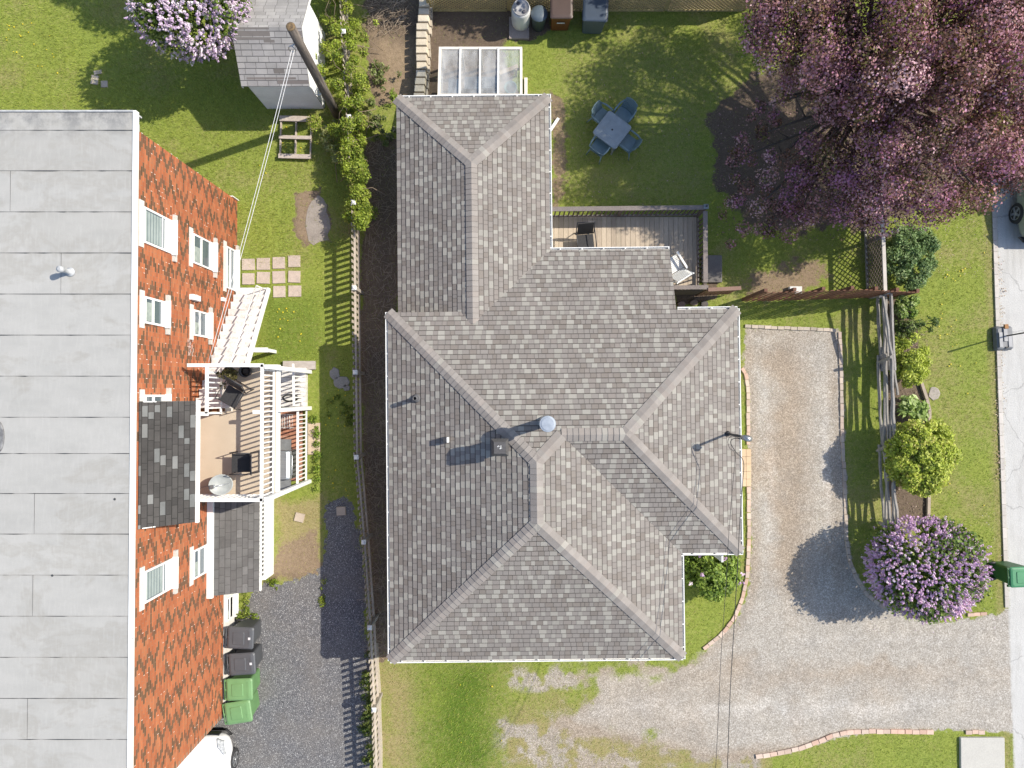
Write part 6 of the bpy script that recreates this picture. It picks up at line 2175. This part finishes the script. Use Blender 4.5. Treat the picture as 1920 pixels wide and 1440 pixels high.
# ------------------------------------------------------------------ picket screen between deck and lattice, brown
def brown_fence():
    HF = 2.0
    P_, Q_ = U(1394, 566, 0), U(1690, 557, 0)
    P_.z = Q_.z = 0
    b = (P_ + Q_) / 2
    t = thing('picket_screen', 'reddish brown picket fence running from the deck to the lattice fence', 'fence', b)
    m_ = mat_attr('red_brown_stain', .85, 40, .35, .2, .2, 2, .2)
    L = (Q_ - P_).length; d = (Q_ - P_) / L; s = Vector((d.y, -d.x, 0))
    n = 6
    def HH(f): return HF if f < .55 else HF - (HF - .95) * (f - .55) / .45
    for k in range(n + 1):
        c = P_ + d * (L * k / n) - b
        mb = MB(); mb.box(c.x - .045, c.y + .03, -.05, c.x + .045, c.y + .12, HH(k / n) - .04, (.16, .085, .06)); mb.build('post', m_, t)
    for k in range(n):
        mb = MB(); x = L * k / n; x1 = L * (k + 1) / n
        while x < x1:
            c = P_ + d * (x + .05) - b
            mb.beam(c + Vector((0, 0, .05)), c + Vector((0, 0, HH(x / L) + random.uniform(-.01, .01))), .085, .018, jit((.21, .105, .068), .15), up=s)
            x += .175
        for z in (.3, .85): mb.beam(P_ + d * (L * k / n) - b - s * .025 + Vector((0, 0, z)), P_ + d * x1 - b - s * .025 + Vector((0, 0, z)), .03, .07, (.17, .09, .06))
        mb.build('picket_panel', m_, t)
    t2 = thing('garden_gate', 'brown slatted gate swung out from the deck corner', 'gate', (U(1328, 548, 0).x, U(1328, 556, 0).y, 0))
    o_ = t2.location.copy()
    G0, G1 = U(1328, 543, 1.35), U(1390, 540, 1.35); G0.z = G1.z = 0
    mb = MBB(o_); L2 = (G1 - G0).length; d2 = (G1 - G0) / L2; s2 = Vector((d2.y, -d2.x, 0))
    x = 0
    while x < L2:
        c = G0 + d2 * x; mb.beam(c + Vector((0, 0, .08)), c + Vector((0, 0, 1.3)), .085, .018, jit((.20, .11, .075), .12), up=s2); x += .13
    mb.build('gate_boards', m_, t2)
    mb = MBB(o_); mb.beam(G0 + Vector((0, 0, 1.33)), G1 + Vector((0, 0, 1.33)), .11, .035, (.24, .155, .12)); mb.beam(G0 + Vector((0, .03, .3)), G1 + Vector((0, .03, .3)), .03, .08, (.2, .12, .09)); mb.build('gate_rail', m_, t2)
brown_fence()
mb = MB(); mb.box(-.19, -.11, 0, .19, .11, .16)
o = mb.build('white_block', mat('white_block', (.66, .66, .64), (.58, .58, .56), 4, .7), bevel=.012); o.location = U(1491, 544, .1); o.location.z = 0
tag(o, 'small white block lying beside the picket fence on the bare ground', 'block')

# ------------------------------------------------------------------ weathered lattice fence and split rails
GW = mat('silver_grey_wood', (.33, .31, .285), (.20, .185, .17), 7, .92, fine=50, stretch=(1, .25, 1))
P0, P1 = U(1657, 452, 1.1), U(1660, 548, 1.1)
P0n = U(1652, 330, 1.1)
b = Vector((P0.x, (P0n.y + P1.y) / 2, 0))
t = thing('lattice_fence', 'weathered grey lattice fence with a pale top rail beside the blue green bush', 'fence', b)
lattice(t, b, (P0n.x, P0n.y), (P1.x, P1.y), .04, 1.06, .17, .03, mat('brown_grey_lattice', (.21, .17, .14), (.14, .11, .09), 6, .9))
mb = MBB(b); mb.beam((P0n.x, P0n.y, 1.09), (P1.x, P1.y, 1.09), .10, .05); mb.build('top_rail', mat('bleached_wood', (.56, .52, .47), (.44, .41, .37), 6, .9, stretch=(1, .3, 1)), t)
mb = MBB(b); mb.beam((P0n.x, P0n.y, .06), (P1.x, P1.y, .06), .05, .06); mb.build('bottom_rail', GW, t)
for f_ in (0, .5, 1):
    c = Vector((P0n.x, P0n.y, 0)).lerp(Vector((P1.x, P1.y, 0)), f_)
    mb = MBB(b); mb.box(c.x + .06, c.y - .045, -.05, c.x + .15, c.y + .045, 1.1); mb.build('post', GW, t)


def split_rails():
    b = U(1656, 760, 0)
    t = thing('split_rail_fence', 'silvery split rail fence of stacked crooked rails along the flower bed', 'fence', b)
    g = random.Random(17)
    def rail(pts, r):
        ps = [U(*p) - b for p in pts]
        mb = MB(); q = []
        for i in range(len(ps) - 1):
            for s in range(4):
                v_ = ps[i].lerp(ps[i + 1], s / 4); q.append(v_ + Vector((g.uniform(-.015, .015), 0, g.uniform(-.012, .012))))
        q.append(ps[-1])
        mb.tube(q, [r * g.uniform(.8, 1.15) for _ in q], 6, smooth=False)
        mb.build('rail', GW, t)
    # three spans, each with a stack of rails; tops lean outward from the view
    for (ya, yb, xa, xb) in ((556, 690, 1648, 1652), (668, 842, 1650, 1652), (835, 985, 1650, 1657)):
        for k, z in enumerate((.22, .42, .62, .82, .98)):
            off = (k % 2) * 4 - 2
            s = (22 - .22) / (22 - z)
            def ex(x): return 960 + (x - 960) * s
            def ey(y): return 742 + (y - 742) * s
            rail([(ex(xa + off + g.uniform(-1.5, 1.5)), ey(ya - g.uniform(0, 8)), z), (ex((xa + xb) / 2 + off), ey((ya + yb) / 2), z + g.uniform(-.02, .02)), (ex(xb - off + g.uniform(-1.5, 1.5)), ey(yb + g.uniform(0, 8)), z)], .052)
    rail([(1656, 556, 1.12), (1668, 640, 1.05), (1676, 690, .9), (1683, 740, .7)], .045)
    for (a, c) in (((1646, 680, .1), (1672, 669, 1.15)), ((1645, 845, .1), (1670, 833, 1.12)), ((1649, 556, .0), (1652, 556, 1.1)), ((1650, 980, .0), (1656, 984, 1.0))):
        A, B = U(*a) - b, U(*c) - b
        mb = MB(); mb.tube([A, A.lerp(B, .5), B], [.05, .055, .05], 7, smooth=False); mb.build('post', GW, t)
split_rails()
mb = MB()
pth = [U(1727, 718, .05), U(1737, 748, .05), U(1742, 770, .05), U(1742, 800, .05), U(1741, 925, .05), U(1740, 975, .05)]
for p, q in zip(pth[:-1], pth[1:]): mb.beam(p, q + (q - p).normalized() * .01, .09, .1)
tag(mb.build('bed_edging', mat('bed_timber', (.40, .33, .26), (.30, .25, .20), 6, .95, fine=40)), 'weathered timber edging of the flower bed on its lawn side', 'edging')
flat_stone(1752, 738, .18, .22, 'flat round pale patch of stone beside the timber bed edging', mat('pale_flat_stone', (.36, .32, .28), (.28, .25, .22), 8, .95, fine=50), .015)

# ------------------------------------------------------------------ weighted base with pole on the road edge
p = U(1883, 634, .15)
t = thing('pole_base', 'grey plastic weighted base with a thin dark pole on the road edge', 'stand', (p.x, p.y, 0), R(3))
GP = mat('base_grey_plastic', (.18, .185, .195), (.13, .135, .145), 6, .6)
mb = MB(); mb.loft([rr(.27, .36, .05, .02), rr(.28, .37, .05, .06), rr(.25, .34, .05, .17), rr(.21, .30, .05, .2)], smooth=False); mb.build('base', GP, t)
mb = MB(); mb.box(-.2, -.27, .201, -.10, .18, .23); mb.box(.08, -.28, .201, .19, .05, .225); mb.box(-.06, -.1, .201, .05, .3, .24); mb.build('base_rib', mat('base_light_grey', (.30, .305, .32), (.22, .225, .24), 6, .55), t)
mb = MB(); mb.box(-.03, .28, .19, .08, .42, .26); mb.build('bracket', mat('rust_bracket', (.34, .17, .06), (.2, .1, .05), 12, .8), t)
mb = MB(); mb.tube([(.02, .06, .15), (.10, .10, 1.0), (.12, .12, 1.75)], [.022, .022, .03], 10); mb.build('pole', DARKMETAL, t)
mb = MB(); mb.box(-.02, -.32, .201, .06, -.27, .23); mb.build('filler_cap', mat('black_cap', (.03, .03, .03)), t)

# ------------------------------------------------------------------ cars
def car(label, loc, rz, col):
    t = thing('parked_car', label, 'car', loc, rz)
    P = NT('car_paint_%d' % (col[0] * 1000)); P.base(col); P.set(Roughness=.3); P.p.inputs['Coat Weight'].default_value = .8; P = P.m
    def ring(y, w, zb, zt):
        return [(-w * .88, y, zb), (w * .88, y, zb), (w * .98, y, zb + .1), (w, y, (zb + zt) / 2), (w * .98, y, zt - .14), (w * .9, y, zt - .04), (w * .5, y, zt), (-w * .5, y, zt), (-w * .9, y, zt - .04), (-w * .98, y, zt - .14), (-w, y, (zb + zt) / 2), (-w * .98, y, zb + .1)]
    b = MB(); b.loft([ring(2.22, .5, .34, .60), ring(2.17, .68, .27, .68), ring(2.02, .82, .22, .76), ring(1.6, .885, .2, .86), ring(1.0, .9, .2, .95), ring(.4, .9, .2, .97), ring(-1.4, .9, .2, .99), ring(-1.9, .87, .22, .98), ring(-2.15, .78, .28, .92), ring(-2.22, .6, .36, .84)])
    body = b.build('body', P, t, sub=1)
    g = MB(); g.loft([[(-.84, 1.05, .94), (.84, 1.05, .94), (.84, -1.95, .96), (-.84, -1.95, .96)], [(-.66, .30, 1.42), (.66, .30, 1.42), (.64, -1.5, 1.43), (-.64, -1.5, 1.43)]], smooth=False)
    gl = g.build('windows', GLASS_DARK, t)
    r = MB(); r.loft([[(-.67, .36, 1.40), (.67, .36, 1.40), (.66, -1.56, 1.41), (-.66, -1.56, 1.41)], [(-.62, .25, 1.47), (.62, .25, 1.47), (.60, -1.45, 1.48), (-.60, -1.45, 1.48)]], smooth=False)
    r.build('roof', P, t, bevel=.03)
    pl = MB()
    for s in (-1, 1):
        for y0, y1 in ((1.05, .32), (-.5, -.52), (-1.95, -1.5)): pl.beam((s * .84, y0, .96), (s * .665, y1, 1.42), .07, .04, up=(s, 0, .3))
    pl.build('pillar', P, t)
    gr = MB(); gr.box(-.5, 2.19, .36, .5, 2.245, .56); gr.build('grille', mat('grille_black', (.015, .015, .017), None, 9, .4), t)
    bp = MB(); bp.loft([ring(2.26, .62, .24, .36), ring(2.1, .80, .22, .37)]); bp.build('bumper', mat('bumper_black', (.03, .03, .032), None, 6, .6), t)
    for s in (-1, 1):
        h = MB(); h.loft([[(s * .50, 2.165, .60), (s * .70, 2.09, .60), (s * .70, 2.09, .70), (s * .50, 2.165, .70)], [(s * .56, 1.97, .66), (s * .80, 1.75, .70), (s * .78, 1.75, .845), (s * .56, 1.97, .80)]], smooth=False)
        h.build('headlight', mat('headlight_clear', (.55, .57, .58), (.25, .26, .27), 14, .1), t)
        m_ = MB(); m_.box(s * .9, .75, .93, s * 1.06, .9, 1.05); m_.build('mirror', P, t, bevel=.02)
        d = MB(); d.box(s * .896, .1, .76, s * .915, .28, .79); d.build('door_handle', P, t)
        for y in (1.38, -1.35):
            M_ = Matrix.Translation((s * .80, y, .32)) @ Matrix.Rotation(R(90 * s), 4, 'Y')
            w_ = MB(); w_.lathe([(.21, -.1), (.31, -.09), (.32, -.03), (.32, .06), (.30, .105), (.215, .11)], 0, 0, 28, M=M_)
            wh = w_.build('wheel', mat('tyre_rubber', (.025, .025, .027), (.035, .035, .036), 12, .85), t)
            k = MB(); k.lathe([(.212, .09), (.205, .118), (.17, .10), (.16, .08)], 0, 0, 24, M=M_)
            for a in range(5):
                an = 2 * math.pi * a / 5
                k.hexa([M_ @ Vector((math.cos(an) * r_ + math.cos(an + 1.57) * w2, math.sin(an) * r_ + math.sin(an + 1.57) * w2, z)) for z in (.085, .115) for r_, w2 in ((.03, -.04), (.19, -.03), (.19, .03), (.03, .04))])
            k.lathe([(.05, .08), (.05, .122), (.02, .125)], 0, 0, 14, M=M_)
            k.build('rim', mat('alloy_rim', (.45, .46, .47), (.36, .37, .38), 8, .35, .7), wh)
    return t
wp = U(440, 1427, .32)
car('white car nosing out from behind the brick building', (wp.x - .88, U(400, 1376, .5).y - 2.22, 0), 0, (.80, .80, .79))
wp = U(1903, 400, .32)
car('pale green grey car parked on the road at the right edge', (wp.x + .92, wp.y + 1.38, 0), R(180), (.30, .325, .25))

# ------------------------------------------------------------------ things on the brick building's balcony and porch
mesh_chair('black chair turned at an angle in the upper corner of the balcony', 436, 742, HD, 150, group='black chairs on the balcony')
mesh_chair('black chair standing square to the railing near the satellite dish', 454, 868, HD, 90, group='black chairs on the balcony')
p = U(428, 700, HD + .3)
t = thing('potted_plant', 'withered plant in a dark pot in the balcony corner', 'plant', (p.x, p.y, HD))
MB().lathe([(.13, 0), (.18, .24), (.19, .26), (.16, .26), (.15, .2)], 0, 0, 16).build('pot', mat('dark_pot', (.05, .045, .04)), t)
crown('foliage', t, [(p.x + random.gauss(0, .09), p.y + random.gauss(0, .09), HD + .38 + random.uniform(-.08, .1), .12) for _ in range(9)], 700, .034, [((.10, .09, .03), 3), ((.16, .15, .04), 2), ((.05, .05, .02), 3), ((.30, .26, .15), 1)], LEAF, .6, 101, .3, 0, .4, (p.x, p.y, HD))
p = U(459, 696, HD + .25)
t = thing('planter', 'round black planter against the balcony railing', 'planter', (p.x, p.y, HD))
MB().lathe([(.11, 0), (.15, .22), (.165, .25), (.14, .25), (.13, .17)], 0, 0, 20).build('pot', mat('black_planter', (.03, .03, .033), None, 8, .5), t)
MB().lathe([(.128, .17), (.06, .19)], 0, 0, 14).build('potting_soil', mat('potting_soil', (.02, .017, .015)), t)
p = U(412, 909, HD + .35)
t = thing('satellite_dish', 'grey satellite dish lying on the balcony floor', 'satellite dish', (p.x, p.y, HD), R(8))
M_ = Matrix.Translation((.02, 0, .33)) @ Matrix.Rotation(R(22), 4, 'Y')
mb = MB(); mb.lathe([(.02, .0), (.18, .02), (.28, .055), (.305, .075), (.30, .085), (.27, .066), (.17, .032), (.02, .014)], 0, 0, 28, M=M_, sy=.9); mb.build('dish', mat('dish_grey', (.34, .36, .36), (.25, .27, .27), 5, .45), t)
mb = MB(); mb.tube([(.0, 0, .0), (.0, 0, .32)], .03, 10); mb.tube([(.24, 0, .28), (-.12, -.02, .55)], .014, 8); mb.box(-.16, -.06, .52, -.06, .04, .60); mb.build('mount_arm', GREYMETAL, t)
mb = MB(); mb.box(-.28, -.2, .0, .1, .2, .06); mb.build('base_plate', mat('dish_base', (.30, .31, .30), (.22, .23, .22), 5, .6), t)
mb = MB(); mb.tube([(p.x - .2, p.y - .02, HD + .05), (p.x - .55, p.y - .09, HD + .03), (-8.5, p.y - .2, HD + .06)], .008, 6)
tag(mb.build('dish_cable', mat('grey_cable', (.25, .25, .25))), 'thin cable from the satellite dish to the brick wall', 'cable')
p = U(538, 872, .9)
t = thing('barbecue', 'silver lidded barbecue with grey side shelves behind the low porch railing', 'barbecue', (p.x - .14, p.y, .06))
mb = MB(); mb.box(-.25, -.42, .05, .25, .42, .72); mb.build('cabinet', mat('bbq_grey', (.12, .125, .13), (.09, .095, .10), 6, .5), t)
mb = MB(); mb.loft([rr(.26, .42, .04, .74), rr(.27, .43, .05, .80), rr(.25, .42, .06, .93), rr(.17, .40, .05, .99)], smooth=False); mb.build('lid', mat('brushed_silver', (.46, .49, .52), (.38, .41, .44), 5, .35, .6, stretch=(.3, 4, 1)), t)
for s in (-1, 1):
    mb = MB(); mb.box(-.24, s * .44, .74, .24, s * .76, .77); mb.build('side_shelf', mat('shelf_grey', (.20, .21, .215), (.15, .155, .16), 6, .5), t)
mb = MB(); mb.tube([(.27, -.3, .86), (.30, -.28, .86), (.30, .28, .86), (.27, .3, .86)], .014, 8); mb.build('lid_handle', GREYMETAL, t)
p = U(545, 746, .27)
mb = MB()
for k in range(3):
    mb.tube([(math.cos(a) * (.24 - .02 * k), math.sin(a) * (.11 - .01 * k), .29 + .012 * k + .004 * math.sin(3 * a)) for a in np.linspace(.3 * k, 6.1 + .3 * k, 26)], .010, 6)
o = mb.build('garden_hose', mat('hose_black', (.03, .035, .035))); o.location = (p.x, p.y, 0)
tag(o, 'thin dark coiled hose on the white boards of the low porch', 'hose')
p = U(536, 790, .5)
t = thing('wire_rack', 'white wire rack below the balcony beside the low railing', 'rack', (p.x, p.y, .06))
mb = MB()
for z in (.2, .5):
    for i in range(6): mb.tube([(-.13 + .052 * i, -.2, z), (-.13 + .052 * i, .2, z)], .006, 5)
    mb.tube([(-.14, -.2, z), (.14, -.2, z)], .008, 5); mb.tube([(-.14, .2, z), (.14, .2, z)], .008, 5)
mb.build('wire_shelf', WHITE, t)
for sx in (-1, 1):
    for sy in (-1, 1):
        mb = MB(); mb.tube([(sx * .14, sy * .2, 0), (sx * .14, sy * .2, .52)], .01, 6); mb.build('leg', WHITE, t)
